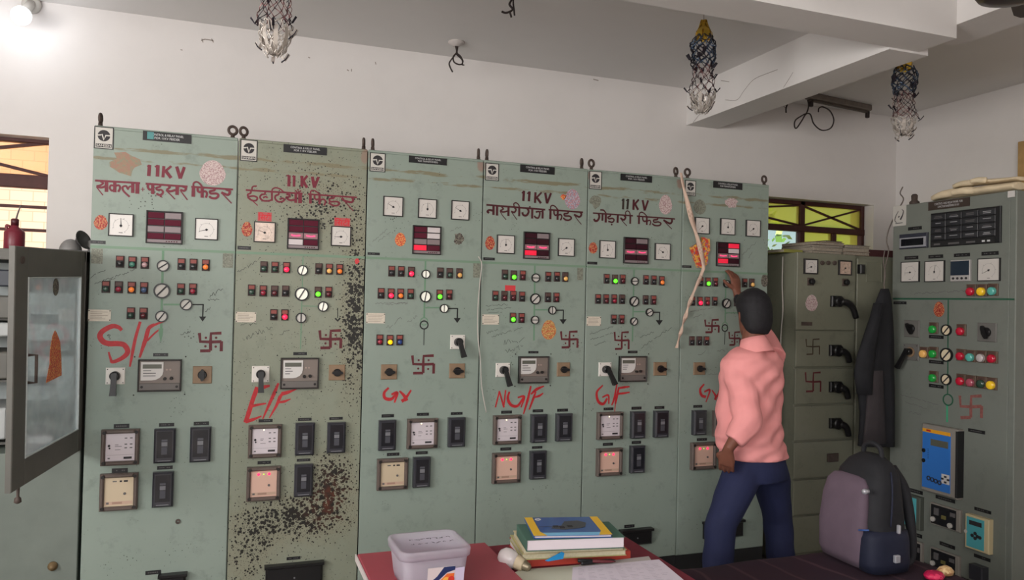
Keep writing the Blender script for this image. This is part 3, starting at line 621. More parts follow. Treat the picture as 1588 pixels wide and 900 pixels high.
    def paint(s, name, q, strokes, mat, label=None, sub=5):
        mb = MB(); d = .0006
        for wpx, pts in strokes:
            tp = (1, 1)
            s.F.pstroke(mb, q, pts, wpx, d, mat, sub); d += .00006
        s.put(mb, name, label=label)
    def swastika(s, q, x0, y0, x1, y1, w, mat=None, dots=True):
        """hand-painted auspicious Hindu symbol with four dots"""
        X = lambda u: x0+(x1-x0)*u; Y = lambda v: y0+(y1-y0)*v + (x1-x0)*.03
        st = [(w, [(X(.02),Y(.05)),(X(.06),Y(.50)),(X(.55),Y(.52)),(X(.97),Y(.50))]), (w, [(X(.97),Y(.48)),(X(.96),Y(1.0))]), (w, [(X(.97),Y(.06)),(X(.52),Y(.08)),(X(.50),Y(.5)),(X(.50),Y(.97))]), (w, [(X(.50),Y(.97)),(X(.05),Y(.98))])]
        if dots: st += [(w*.8, [p]) for p in ((X(.30),Y(.30)),(X(.74),Y(.30)),(X(.28),Y(.74)),(X(.72),Y(.76)))]
        s.paint('painted_symbol', q, st, mat or BRN, sub=1)
    def mimic(s, q, vert, horiz=None, arrow=None, down=None, wv=11, mat=None):
        mb = MB(); (x0,y0,x1,y1) = vert; s.F.pstroke(mb, q, [(x0,y0),(x1,y1)], wv, .0008, mat or MIM)
        if horiz: s.F.pstroke(mb, q, [(horiz[0],horiz[1]),(horiz[2],horiz[3])], wv*.8, .0009, MIM)
        if down:  # arrow head at the lower end
            x, y = down; s.F.prism(mb, [s.F.uv(q,x-13,y-75), s.F.uv(q,x+13,y-75), s.F.uv(q,x+9,y-40), s.F.uv(q,x,y), s.F.uv(q,x-9,y-40)], 0, .001, MIM)
        if arrow:
            (ax,ay),(bx,by),(cx,cy) = arrow; k = ZOOM[q][2]/3.6; s.F.pstroke(mb, q, [(ax,ay),(bx,by)], 7*k, .0008, BLKM); s.F.pstroke(mb, q, [(bx,by-3),(cx,cy-20*k)], 7*k, .0009, BLKM)
            s.F.prism(mb, [s.F.uv(q,cx-20*k,cy-28*k), s.F.uv(q,cx+20*k,cy-28*k), s.F.uv(q,cx,cy)], 0, .001, BLKM)
        s.put(mb, 'mimic_diagram')
LABELS = ['sage green control panel with a large red S/F, leftmost of the row', 'rust-speckled green control panel painted E/F in red, second from left',
          'green control panel with three meters and a painted red Gr', 'green control panel painted NG/F in red below its energy meter',
          'green control panel painted G/F in red, behind the stack of books', 'green control panel the man in pink is reaching up to']
PN = []
for i in range(6):
    r = empty('control_panel', (i*W + W/2, 0, 0), LABELS[i], 'control panel', 'feeder control panels in the long row'); P = Panel(r, PF, i+1); PN.append(P)
    x0, x1 = i*W, (i+1)*W; g = .0026
    mb = MB(); wbox(mb, (x0+.001, .006, .0), (x1-.001, .56, H0), BLKM); P.put(mb, 'plinth')
    mb = MB(); wbox(mb, (x0+.001, .006, H0), (x1-.001, .58, HT-.012), DARKG if 0 < i < 5 else GRNL); wbox(mb, (x0+.002, -.001, HT-.016), (x1-.002, .58, HT), GRNL if i != 1 else GRN2, .004); P.put(mb, 'cabinet_body')
    um, lm = (GRN2, GRN2L) if i == 1 else (GRN, GRNL)
    mb = MB(); PF.box(mb, x0+g, J0, x1-g, HT-.014, -.006, 0, um, .002); P.put(mb, 'upper_door')
    mb = MB(); PF.box(mb, x0+g, H0+.004, x1-g, J0-.006, -.006, 0, lm, .002); P.put(mb, 'lower_door')
    mb = MB(); PF.box(mb, x0+.002, J0-.010, x1-.002, J0+.002, 0, .0012, M('mimic_bar_green', (116, 142, 120), .5)); P.put(mb, 'mimic_bar')
p1, p2, p3, p4, p5, p6 = PN
# ---- lifting eyes on top
for P, x, y, yw in ((p1,156,188,1.5),(p1,361,206,.2),(p2,378,207,.5),(p2,564,225,1.35),(p3,578,226,1.3),(p3,742,240,1.2),(p4,755,242,1.4),(p4,902,256,.9),(p5,917,257,.3),(p5,1048,268,.5),(p6,1066,268,.1),(p6,1185,279,.2)):
    P.eye(x, y, yaw=yw)
# ---- upper doors
for P, q, lg, tl, l2 in ((p1,'1t',(62,105,182,240),(358,141,653,197),'FOR 11KV FEEDER'),(p2,'2t',(92,110,202,247),(366,149,642,199),'FOR 11KV FEEDER'),(p3,'3t',(60,123,170,255),(332,152,598,200),'FOR TRANSFORMERS'),
                     (p4,'4t',(78,150,174,272),(322,168,563,221),'FOR 11KV FEEDER'),(p5,'5t',(88,122,180,255),(318,149,549,198),'FOR 11KV FEEDER'),(p6,'6t',(83,150,146,240),(247,160,416,199),'FOR TRANSFORMERS')):
    P.logo(q, lg); P.title(q, tl, 'CONTROL & RELAY PANEL', l2)
STK['teal'] = M('teal_tape', (80, 140, 140), .5); p1.sticker('1t',(385,137,425,180),'teal','rect',.0045)
for P, q, rs in ((p1,'1t',((150,633,302,770,92),(674,662,814,792,195))),(p2,'2t',((178,632,315,762,160,1),(667,660,793,786,182))),(p3,'3t',((153,428,291,567,150),(396,445,525,580,90),(627,458,752,592,150))),
                 (p4,'4t',((158,652,281,782,90),(584,676,698,800,215))),(p5,'5t',((161,632,278,762,95),(568,653,680,775,150))),(p6,'6t',((138,366,222,462,225),(286,373,371,468,90),(435,382,518,478,215)))):
    for r_ in rs: P.meter(q, r_[:4], r_[4], len(r_) > 5)
for P, q, r_, c in ((p1,'1t',(378,618,600,815),'mgmmggmm'),(p2,'2t',(390,612,592,806),'mmmmppwm'),(p3,'3t',(357,633,555,832),'mwmwggrm'),(p4,'4t',(343,632,525,820),'dgddpprd'),(p5,'5t',(338,610,517,802),'dgddppdd'),(p6,'6t',(263,511,396,652),'drdwppr d'.replace(' ',''))):
    P.annun(q, r_, c)
for P, q, r_ in ((p1,'1t',(40,795,132,815)),(p2,'2t',(75,785,160,808)),(p3,'3t',(45,818,130,836)),(p4,'4t',(65,808,145,827)),(p5,'5t',(74,787,147,807)),(p6,'6t',(66,644,120,659))): P.tag(q, r_)
p1.sticker('1t',(60,640,145,730),'red'); p1.sticker('1t',(150,235,352,418),'tan','torn'); p1.sticker('1t',(700,308,862,462),'pale')
p2.sticker('2t',(100,630,170,725),'red'); p3.sticker('3t',(235,680,312,775),'orange'); p3.sticker('3t',(640,670,725,780),'dark','torn'); p4.sticker('4t',(78,658,146,755),'red'); p4.sticker('4t',(632,330,742,472),'blue'); p4.sticker('4t',(600,362,648,408),'orange','torn')
p5.sticker('5t',(85,643,149,727),'red'); p5.sticker('5t',(600,295,698,440),'pale'); p5.sticker('5t',(85,280,186,402),'grey','torn'); p6.sticker('6t',(133,260,206,348),'grey','oval'); p6.sticker('6t',(308,250,402,315),'pale','torn')
# ---- hand-painted feeder names
Face.thick = 1.4
p1.paint('painted_title','1h',[(26,[(648,112),(640,235)]),(12,[(650,115),(622,130)]),(26,[(740,115),(735,240)]),(12,[(740,118),(706,135)]),(22,[(805,125),(795,250)]),(18,[(887,125),(812,190)]),(24,[(830,185),(885,255)]),(24,[(945,130),(985,262)]),(22,[(1030,135),(985,262)])],MAR,'painted 11KV',1)
p1.paint('painted_title','1h',[(16,[(52,283),(545,312)]),(15,[(112,292),(140,312),(112,335),(68,345)]),(18,[(66,348),(120,360),(172,345)]),(9,[(68,352),(100,395),(140,445)]),(26,[(178,290),(178,408)]),(24,[(268,295),(268,412)]),(15,[(268,345),(228,336),(214,366),(238,396),(268,376)]),(16,[(268,345),(312,336),(326,366),(306,408)]),
    (15,[(408,372),(392,344),(356,354),(360,392),(395,430),(432,462)]),(13,[(408,385),(430,350),(462,350)]),(24,[(465,308),(465,420)]),(28,[(517,312),(515,428)]),(6,[(575,358),(575,402)]),(6,[(554,380),(597,380)]),
    (16,[(605,318),(1065,350)]),(18,[(632,322),(632,358),(652,384),(684,374)]),(24,[(684,325),(684,432)]),(16,[(770,332),(760,352),(724,364),(735,386),(775,386),(796,408),(780,436),(745,440),(724,424)]),(13,[(760,457),(785,459)]),
    (16,[(850,338),(872,356),(835,385)]),(18,[(828,388),(872,402),(932,388)]),(9,[(828,390),(880,440),(926,488)]),(26,[(952,345),(950,442)]),(17,[(1012,350),(1046,366),(1030,396),(984,386)]),(9,[(984,390),(1020,440),(1064,497)]),
    (15,[(1105,352),(1562,382)]),(25,[(1130,352),(1126,462)]),(13,[(1130,352),(1130,316),(1160,298),(1196,316),(1226,356)]),(17,[(1176,360),(1176,394),(1196,412),(1222,402)]),(22,[(1224,360),(1224,472)]),(16,[(1226,408),(1260,402),(1276,428),(1265,472)]),
    (17,[(1365,374),(1354,392),(1310,402),(1320,426),(1376,426),(1402,446),(1376,476),(1330,476),(1300,456)]),(19,[(1482,380),(1526,402),(1506,440),(1434,415)]),(9,[(1432,415),(1490,475),(1546,534)])],MAR,'painted Hindi feeder name')
p2.paint('painted_title','2h',[(28,[(655,100),(652,245)]),(14,[(655,102),(620,105)]),(24,[(722,105),(718,248)]),(12,[(722,108),(695,118)]),(26,[(822,108),(820,248)]),(22,[(892,105),(830,182)]),(26,[(838,175),(886,262)]),(28,[(955,118),(982,262)]),(24,[(1036,122),(982,262)]),(12,[(962,182),(1020,186)])],MAR,'painted 11KV',1)
p2.paint('painted_title','2h',[(17,[(93,292),(830,338)]),(14,[(236,240),(184,248),(170,292)]),(17,[(160,300),(155,330),(120,350),(130,374),(200,370),(242,392),(226,426),(170,424),(118,385)]),(9,[(112,380),(180,432),(248,492)]),(17,[(345,318),(338,344),(298,352),(278,386),(310,426),(380,432),(430,420)]),(15,[(316,392),(350,378),(376,392)]),
    (18,[(432,310),(432,432)]),(13,[(432,310),(440,280),(482,262),(540,280),(592,326)]),(17,[(522,330),(515,350),(480,366),(474,402),(510,442),(562,442),(592,420),(570,398),(530,412)]),(19,[(618,345),(662,356),(650,382),(616,388),(660,422),(724,420)]),(25,[(742,340),(740,458)]),(34,[(797,340),(795,462)]),(12,[(735,294),(766,322),(812,300)]),(16,[(770,290)]),(8,[(850,345),(876,348)]),
    (15,[(898,345),(1532,388)]),(25,[(930,345),(930,467)]),(13,[(930,345),(936,310),(965,297),(1002,310),(1062,357)]),(17,[(985,355),(985,396),(1010,416),(1047,406)]),(22,[(1048,360),(1050,478)]),(17,[(1052,424),(1100,412),(1126,442),(1108,492)]),(17,[(1240,376),(1230,396),(1178,406),(1190,442),(1270,442),(1306,462),(1280,492),(1220,490),(1165,455)]),(20,[(1335,392),(1372,430),(1460,450),(1484,420),(1470,390)]),(9,[(1340,402),(1410,480),(1486,562)])],MAR,'painted Hindi feeder name')
p4.paint('painted_title','4h',[(28,[(620,160),(610,317)]),(15,[(620,165),(588,195)]),(28,[(706,170),(696,322)]),(14,[(706,175),(668,205)]),(26,[(797,182),(790,346)]),(20,[(892,183),(802,278)]),(26,[(818,265),(882,352)]),(28,[(946,190),(976,354)]),(24,[(1036,195),(976,354)])],MARD,'painted 11KV',1)
p4.paint('painted_title','4h',[(20,[(42,376),(948,450)]),(24,[(150,470),(90,456),(58,480),(84,502)]),(28,[(152,395),(150,532)]),(28,[(207,395),(205,542)]),(17,[(275,410),(302,440),(252,466)]),(18,[(250,470),(300,486),(378,470)]),(9,[(252,475),(290,540),(346,606)]),(26,[(382,412),(380,548)]),(20,[(475,420),(497,450),(470,492),(422,475)]),(9,[(424,478),(465,540),(512,607)]),
    (24,[(548,425),(545,552)]),(14,[(548,425),(540,380),(500,345),(464,360),(470,406)]),(24,[(670,430),(692,480),(660,537),(610,532),(593,490)]),(26,[(747,440),(745,587)]),(18,[(710,406)]),(19,[(800,486),(852,480),(862,520),(840,577),(800,572),(778,545)]),(14,[(850,482),(904,476)]),(24,[(907,450),(905,587)]),
    (18,[(998,450),(1528,492)]),(26,[(1028,450),(1025,598)]),(14,[(1028,450),(1030,405),(1060,384),(1102,405),(1147,462)]),(19,[(1080,466),(1085,516),(1105,537),(1140,526)]),(24,[(1140,466),(1136,608)]),(17,[(1140,538),(1182,526),(1202,562),(1180,614)]),(19,[(1302,480),(1290,506),(1238,516),(1250,546),(1320,552),(1348,582),(1310,612),(1260,608),(1222,576)]),(22,[(1482,490),(1503,522),(1470,562),(1388,526)]),(9,[(1388,526),(1440,602),(1502,678)])],MARD,'painted Hindi feeder name')
p5.paint('painted_title','5h',[(28,[(568,90),(560,272)]),(15,[(568,95),(538,125)]),(28,[(647,95),(632,272)]),(14,[(647,98),(612,128)])],BKB,'painted black 11',1)
p5.paint('painted_title','5h',[(30,[(742,105),(735,282)]),(24,[(827,105),(750,196)]),(28,[(765,188),(817,282)]),(28,[(892,115),(927,292)]),(25,[(986,120),(927,292)])],MARD,'painted KV',1)
p5.paint('painted_title','5h',[(18,[(48,335),(728,382)]),(27,[(145,345),(156,402),(130,458),(88,468),(64,435)]),(26,[(212,350),(208,467)]),(30,[(267,350),(265,497)]),(18,[(270,338),(230,288),(172,282)]),(20,[(352,365),(336,390),(304,406),(320,432),(380,426),(406,456),(376,492),(308,476)]),(22,[(368,530)]),(28,[(472,370),(466,502)]),(24,[(580,380),(602,410),(570,452),(513,420)]),(10,[(515,425),(560,485),(622,552)]),
    (24,[(682,380),(680,517)]),(14,[(682,380),(667,320),(630,299),(600,330),(610,372)]),(18,[(793,388),(1442,436)]),(27,[(830,390),(828,522)]),(14,[(830,390),(840,340),(875,321),(922,345),(967,397)]),(20,[(890,400),(896,450),(920,477),(962,466)]),(24,[(962,405),(962,538)]),(17,[(965,474),(1012,460),(1027,497),(1010,542)]),(19,[(1152,420),(1136,446),(1078,456),(1090,492),(1160,487),(1202,512),(1172,547),(1100,547),(1052,515)]),(25,[(1387,440),(1388,480),(1350,512),(1243,455)]),(10,[(1244,460),(1310,530),(1387,607)])],MARD,'painted Hindi feeder name')
Face.thick = 1.0
for rc in ((203,570,292,628),(688,606,790,660)):
    a0,b0,a1,b1 = PF.rect('2t',*rc); mb = MB(); PF.box(mb, a0, b0, a1, b1, 0, .0006, M('sticker_red_card', (176, 84, 84), .5)); PF.text(mb, '\u093f\u0938\u091f\u0940', a0+.003, b0+.004, a1-.003, b1-.002, .0009, M('sticker_red_text', (206, 30, 44), .5), bold=.012); p2.put(mb, 'sticker', label='red word sticker above a meter')
# ---- lower doors: lamps, mimic, switches, relays
p1.lamps('1m',[(188,120,'k'),(252,124,'g'),(316,126,'p'),(505,133,'k'),(567,135,'k'),(630,138,'o'),(115,250,'dg'),(181,252,'r'),(248,254,'o'),(312,256,'b'),(502,262,'dg'),(564,262,'r'),(244,387,'dg'),(309,388,'dr')])
p1.mimic('1m',(410,50,399,500),(412,342,500,342),((556,342),(617,342),(614,430)),(398,540))
for x,y,r_,a in ((410,142,30,35),(404,271,40,48),(402,403,30,55),(529,342,30,48)): p1.disc('1m',x,y,r_,a)
p2.lamps('2m',[(205,118,'dg'),(264,120,'dg'),(326,122,'R'),(499,128,'k'),(555,130,'a'),(611,132,'o'),(139,243,'dg'),(201,247,'r'),(262,248,'dr'),(321,248,'k'),(495,254,'G'),(552,254,'dr'),(258,375,'k'),(317,376,'R')])
p2.mimic('2m',(415,65,402,560),(412,328,494,330),None,None,5); p2.paint('mimic_arrow','2m',[(4,[(601,338),(601,392)]),(9,[(588,394),(601,408),(615,392)])],BLKM,sub=1)
for x,y,r_,a,l in ((412,137,28,75,1),(408,264,37,60,1),(404,392,28,90,0),(522,331,28,80,1)): p2.disc('2m',x,y,r_,a,l)
p3.lamps('3m',[(184,120,'k'),(242,122,'k'),(303,125,'R'),(479,130,'k'),(536,133,'dg'),(595,134,'a'),(120,255,'k'),(180,257,'R'),(238,258,'o'),(299,259,'dg'),(475,264,'G'),(533,263,'dr'),(112,537,'r'),(174,539,'Y'),(233,538,'B')])
p3.mimic('3m',(391,55,382,405),(390,342,475,342),((528,347),(585,347),(583,435)),None,10)
for x,y,r_,a,l in ((391,139,27,90,1),(389,275,35,80,1),(502,347,27,90,1)): p3.disc('3m',x,y,r_,a,l)
def tsym(P, q, x, y0, y1, yend, rr, g=None):
    mb = MB(); F = P.F; a, b = F.uv(q, x, y0); r_ = abs(F.uv(q, x, y0-rr)[1]-b); F.ring(mb, a, b, r_*.78, r_, 0, .001, g or MIM)
    a2, b2 = F.uv(q, x, y1); F.ring(mb, a2, b2, r_*.82, r_*1.12, 0, .0012, g or BLKM); F.pstroke(mb, q, [(x, y1+rr*1.1), (x-2, yend)], [rr*.22, rr*.5, rr*.18], .001, g or BLKM, 1); P.put(mb, 'transformer_symbol')
tsym(p3,'3m',382,425,447,570,25)
p4.lamps('4m',[(194,107,'dg'),(250,112,'G'),(307,112,'dr'),(469,120,'k'),(524,120,'k'),(577,122,'a'),(134,241,'dg'),(191,242,'dr'),(247,242,'dr'),(303,246,'k'),(467,251,'k'),(521,252,'dr'),(245,380,'G'),(300,382,'dr')])
p4.mimic('4m',(386,50,380,525),(388,330,468,330),((520,333),(567,333),(565,422)),None,10)
for x,y,r_,a in ((389,128,28,0),(387,261,35,45),(384,395,27,0),(494,333,27,90)): p4.disc('4m',x,y,r_,a)
p5.lamps('5m',[(185,133,'k'),(237,137,'G'),(286,136,'dr'),(434,140,'k'),(484,142,'k'),(534,146,'o'),(130,261,'k'),(181,262,'dr'),(232,262,'r'),(283,263,'k'),(432,267,'k'),(482,268,'dr'),(230,391,'k'),(280,391,'dr')])
p5.mimic('5m',(361,65,350,530),(360,342,430,342),((482,346),(523,346),(521,428)),None,9)
for x,y,r_,a in ((362,149,26,3),(359,277,33,55),(357,404,26,50),(456,346,26,30)): p5.disc('5m',x,y,r_,a)
p6.lamps('6m',[(172,64,'k'),(214,66,'G'),(257,66,'dr'),(470,72,'a'),(385,70,'k'),(428,71,'k'),(124,177,'k'),(168,178,'R'),(210,178,'r'),(254,178,'k'),(382,182,'k'),(424,183,'dr'),(121,408,'k'),(164,408,'k'),(206,408,'k')])
p6.mimic('6m',(322,15,316,300),(320,245,400,246),None,None,8)
for x,y,r_,a in ((322,77,22,0),(321,191,29,55)): p6.disc('6m',x,y,r_,a)
tsym(p6,'6m',315,318,334,430,20)
p6.sticker('6m',(525,20,567,95),'dark'); p4.sticker('4m',(197,175,263,210),'tape','rect'); p4.sticker('4m',(428,395,522,520),'gold')
p1.sticker('1m',(38,52,98,130),'grey','rect'); p1.sticker('1m',(718,70,772,152),'grey','rect'); p2.sticker('2m',(690,70,720,105),'tape','torn'); p3.sticker('3m',(680,58,722,160),'grey','rect'); p4.sticker('4m',(655,65,692,142),'grey','rect')
for P, q, r_ in ((p1,'1m',(22,368,140,428)),(p2,'2m',(53,360,163,416)),(p3,'3m',(30,375,145,437)),(p4,'4m',(52,360,158,424)),(p5,'5m',(60,373,150,432))): P.plate(q, r_)
for P, q, r_ in ((p1,'1m',(358,593,436,610)),(p2,'2m',(363,576,436,592)),(p4,'4m',(345,592,408,607)),(p5,'5m',(322,590,382,606))): P.tag(q, r_)
for P, q, r_ in ((p1,'1m',(280,625,505,790)),(p2,'2m',(293,606,498,772)),(p4,'4m',(279,625,469,795)),(p5,'5m',(262,624,435,785))): P.emeter(q, r_)
p1.cswitch('1m',(113,668,214,754),(160,805)); p2.cswitch('2m',(140,650,235,738),(187,785)); p3.cswitch('3m',(540,507,629,594),(604,637)); p4.cswitch('4m',(137,667,227,757),(203,806)); p5.cswitch('5m',(135,664,215,752),(208,797))
for P, q, r_, a in ((p1,'1m',(563,660,662,750),90),(p2,'2m',(553,643,640,727),0),(p3,'3m',(120,686,217,777),0),(p3,'3m',(534,681,628,770),0),(p4,'4m',(525,664,607,753),0),(p5,'5m',(483,662,565,747),0),(p6,'6m',(131,533,198,606),0)): P.sswitch(q, r_, a)
for P, q, r_, k in ((p1,'1l',(157,150,353,332),'w'),(p1,'1l',(150,375,345,563),'c'),(p2,'2l',(138,180,297,335),'w'),(p2,'2l',(130,380,292,540),'r'),(p3,'3l',(290,212,458,378),'w'),(p3,'3l',(122,434,293,607),'c'),
                    (p4,'4l',(113,210,280,385),'w'),(p4,'4l',(107,437,275,620),'r'),(p5,'5l',(95,157,220,292),'w'),(p5,'5l',(92,337,217,473),'r'),(p6,'6l',(106,163,242,312),'r'),(p6,'p',(1104,636,1141,676),'w')): P.relay(q, r_, k)
for P, q, rs in ((p1,'1l',((428,146,537,320),(612,138,718,315),(420,367,527,545))),(p2,'2l',((362,170,452,323),(514,168,600,313),(357,367,445,520))),(p3,'3l',((130,220,225,387),(517,205,610,368),(322,425,416,593))),
                 (p4,'4l',((340,204,434,374),(492,199,586,366),(334,425,430,595))),(p5,'5l',((262,153,330,287),(377,150,445,282),(258,323,328,458))),(p6,'p',((1072,636,1092,674),))):
    for r_ in rs: P.aux(q, r_)
for P, q, rs in ((p1,'1l',((220,125,300,147),(452,120,530,138),(630,113,708,132),(210,352,292,375),(442,340,522,358),(382,877,462,897))),(p2,'2l',((188,155,255,170),(376,149,441,163),(526,145,590,158),(183,355,247,370),(371,344,435,357),(322,813,388,827))),
                 (p3,'3l',((150,190,219,207),(347,182,414,198),(537,178,602,193),(180,405,249,422),(341,397,407,413))),(p4,'4l',((165,185,230,202),(356,177,419,194),(505,173,570,190),(160,408,226,426),(352,400,414,415))),
                 (p5,'5l',((132,136,180,149),(271,132,320,146),(386,129,434,143),(128,312,178,326),(272,303,318,317),(235,720,285,735))),(p6,'6l',((145,142,200,157),))):
    for r_ in rs: P.tag(q, r_)
p6.tag('6m',(132,782,183,797))
# door handles: recessed black pull boxes near the floor
def pull(P, q, rect):
    a0, b0, a1, b1 = P.F.rect(q, *rect); mb = MB(); P.F.box(mb, a0, b0, a1, b1, 0, .035, HAND, .010); P.F.box(mb, a0-.006, b1-.008, a1+.006, b1+.006, 0, .045, HAND, .004); P.F.cyl(mb, (a0+a1)/2, (b0+b1)/2, .004, .035, .038, AUXF, 10); P.put(mb, 'test_terminal_block')
pull(p2,'2l',(220,845,490,960)); pull(p5,'5l',(210,742,362,815)); pull(p6,'6l',(178,600,388,688)); pull(p1,'1l',(455,893,590,980))
mb = MB(); a, b = PF.uv('1l',549,625); PF.ring(mb, a, b, .004, .011, 0, .006, RUST); p1.put(mb, 'knockout_ring')
# ---- red brushed initials and auspicious symbols
Face.thick = 1.2
p1.paint('painted_initials','1s',[([40,62,66,70,66,60,44,20],[(490,225),(430,175),(330,165),(190,240),(150,320),(200,400),(290,432),(420,432),(520,450),(578,530),(560,600),(470,670),(350,715),(320,680),(285,560)]),([34,40,20],[(775,90),(700,350),(640,650),(615,790)]),([30,52,50,26],[(1000,130),(910,190),(860,360),(820,480),(765,650)]),([24,20],[(880,390),(1000,270),(1090,200)]),([40,22],[(910,190),(1000,140),(1150,80)])],RED,'red S/F')
p2.paint('painted_initials','2s',[([66,60,66,60],[(330,120),(250,330),(180,560),(120,740)]),([40,56,30],[(310,160),(440,120),(545,95)]),([46,36,22],[(220,455),(330,430),(480,405)]),([60,46,20],[(120,720),(240,690),(400,625)]),([30,52,40,18],[(695,50),(620,230),(520,450),(420,675)]),([26,50,40,16],[(780,205),(720,300),(660,440),(535,660)]),([56,50,12],[(750,240),(860,210),(1010,155)]),([30,40,12],[(700,385),(800,370),(910,325)])],RED,'red E/F')
p3.paint('painted_initials','3l',[([10,14,16,10],[(190,42),(165,70),(170,100),(205,105),(232,75)]),([10,13,8],[(205,80),(238,70),(222,125)]),([8,14,18],[(250,60),(275,85),(290,115)]),([16,14,8],[(262,118),(285,100),(315,55)])],RED,'red Gr')
p4.paint('painted_initials','4l',[([8,14,8],[(130,165),(155,65)]),([8,14,10],[(155,70),(182,165)]),([8,12,8],[(180,165),(192,60)]),([10,15,15,10],[(215,70),(205,110),(225,150),(265,155),(300,105)]),([8,12,7],[(265,105),(305,100),(285,165)]),([9,14,7],[(345,35),(325,120),(300,205)]),([8,13,8],[(375,70),(360,110),(335,178)]),([8,16,6],[(345,85),(380,55),(425,35)]),([8,12,6],[(360,105),(395,95),(420,78)])],RED,'red NG/F')
p5.paint('painted_initials','5l',[([6,11,13,9],[(128,25),(98,60),(105,105),(130,118),(150,90)]),([6,9,6],[(125,85),(155,75),(158,118)]),([6,10,6],[(198,18),(185,90),(172,125)]),([8,11,8],[(208,35),(198,80),(190,118)]),([8,10,5],[(203,40),(235,35),(262,32)]),([8,9,5],[(200,68),(230,65),(262,60)]),([4,3],[(190,118),(186,175)])],RED,'red G/F')
p6.paint('painted_initials','6m',[([8,14,14],[(195,660),(172,690),(180,725),(205,735)]),([8,11,6],[(195,705),(228,695),(205,765)]),([6,12,14],[(240,695),(262,730),(258,752)]),([12,10,6],[(258,745),(275,720),(285,690)])],RED,'red Gr')
p1.swastika('1m',595,480,715,580,13); p2.swastika('2m',502,450,622,552,13); p3.swastika('3m',308,622,445,738,14); p4.swastika('4m',550,458,660,568,12); p5.swastika('5m',235,462,330,578,11); p6.swastika('6m',198,278,282,358,10); p6.swastika('6m',338,350,405,432,9)
Face.thick = 1.0
# pen notes and scribbles (not legible in the photograph either)
p1.scrib('1m',[(35,200,110,160,6),(55,235,270,160,5),(130,215,165,205,4),(650,300,720,265,14),(640,320,700,310,8),(625,370,670,350,12),(500,495,560,480,7)],2.2,INKD)
p2.scrib('2m',[(60,150,190,70,8),(110,500,250,440,14),(290,480,350,455,10),(80,430,180,420,6)],2,INKD)
p3.scrib('3m',[(85,315,285,315,6),(150,325,280,310,5),(150,470,245,405,12),(280,430,345,390,10)],2,INK); p3.scrib('3t',[(80,740,190,650,8),(120,740,215,665,8),(625,670,700,635,8)],2,INK)
p4.scrib('4m',[(75,305,220,295,6),(80,330,250,315,5),(90,350,180,345,4),(80,480,150,460,10),(110,500,245,465,7),(255,465,315,440,8),(190,540,320,510,22),(195,600,310,560,18)],2,INKD)
p5.scrib('5m',[(80,485,230,435,5),(85,520,230,475,5),(110,560,180,530,6),(400,500,500,470,8),(405,570,600,440,8)],2,INKD)
p6.scrib('6m',[(115,240,250,215,4),(130,275,190,255,4),(160,490,200,470,6),(270,465,330,465,5),(220,600,300,605,5)],2,INK); p6.scrib('6t',[(415,580,500,510,7),(450,600,480,560,6)],2,INK)
# ================================================================== RIGHT-HAND CABINET (faces left, stands against the right wall)
RX, RYL, RYR, RZT = 4.605, -.108, -.935, 2.325
RG = green_paint('cabinet_grey_green', (120, 124, 117), chips=.5, tan=False); RGD = M('cabinet_side_dark', (84, 88, 80), .6)
RF = Face((RX, RYL, 0), (0, -1, 0), (0, 0, 1)); RW = RYL - RYR
rc = empty('transformer_panel', (RX + .3, (RYL + RYR)/2, 0), 'grey control cabinet with a tall blue relay, against the right wall', 'control panel'); PR = Panel(rc, RF, 9)
mb = MB(); wbox(mb, (RX+.01, RYR+.002, 0), (RX+.80, RYL-.002, .12), BLKM); PR.put(mb, 'plinth')
mb = MB(); wbox(mb, (RX+.006, RYR, .12), (RX+.82, RYL, RZT), RG, .004); PR.put(mb, 'cabinet_body')
jz = RF.uv('rt', 466, 826)[1]
mb = MB(); RF.box(mb, .003, jz, RW-.035, RZT-.004, -.006, 0, RG, .002); PR.put(mb, 'upper_door')
mb = MB(); RF.box(mb, .003, .13, RW-.035, jz-.006, -.006, 0, RG, .002); PR.put(mb, 'lower_door')
MIMD = M('mimic_dark_green', (40, 88, 66), .5); MIML = M('mimic_bright_green', (70, 160, 120), .5)
mb = MB(); RF.pstroke(mb, 'rm', [(62,97),(832,100)], 11, .0010, MIMD, 1); RF.pstroke(mb, 'rm', [(412,103),(408,705)], 9, .0012, MIMD, 1); RF.pstroke(mb, 'rm', [(405,765),(405,880)], 14, .0010, MIML, 1)
a, b = RF.uv('rm',410,738); RF.ring(mb, a, b, .028, .036, 0, .0016, MIMD); PR.put(mb, 'mimic_diagram')
# maker plate with an open loop mark
a0,b0,a1,b1 = RF.rect('rt',65,212,152,345); mb = MB(); RF.box(mb, a0, b0, a1, b1, 0, .002, WHT)
RF.stroke(mb, [(a0+(a1-a0)*u, b0+(b1-b0)*v) for u, v in ((.30,.18),(.16,.28),(.22,.50),(.42,.74))], [.003,.007,.004], .0024, INKD); RF.stroke(mb, [(a0+(a1-a0)*u, b0+(b1-b0)*v) for u, v in ((.58,.30),(.74,.52),(.80,.72),(.68,.80))], [.012,.007,.003], .0024, INKD)
RF.stroke(mb, [(a0+(a1-a0)*u, b0+(b1-b0)*v) for u, v in ((.42,.42),(.50,.50))], .008, .0024, INKD); RF.box(mb, a0+(a1-a0)*.2, b0+(b1-b0)*.12, a1-(a1-a0)*.25, b0+(b1-b0)*.16, .002, .0024, INK); PR.put(mb, 'maker_plate')
PR.title('rt',(300,171,575,228),'CONTROL AND RELAY PANEL FOR','CAPACITOR/TRANSFORMER 33/11KV',M('nameplate_brown',(62,50,44),.5))
ANW['k'] = M('annun_black', (44, 44, 48), .3, coat=.3)
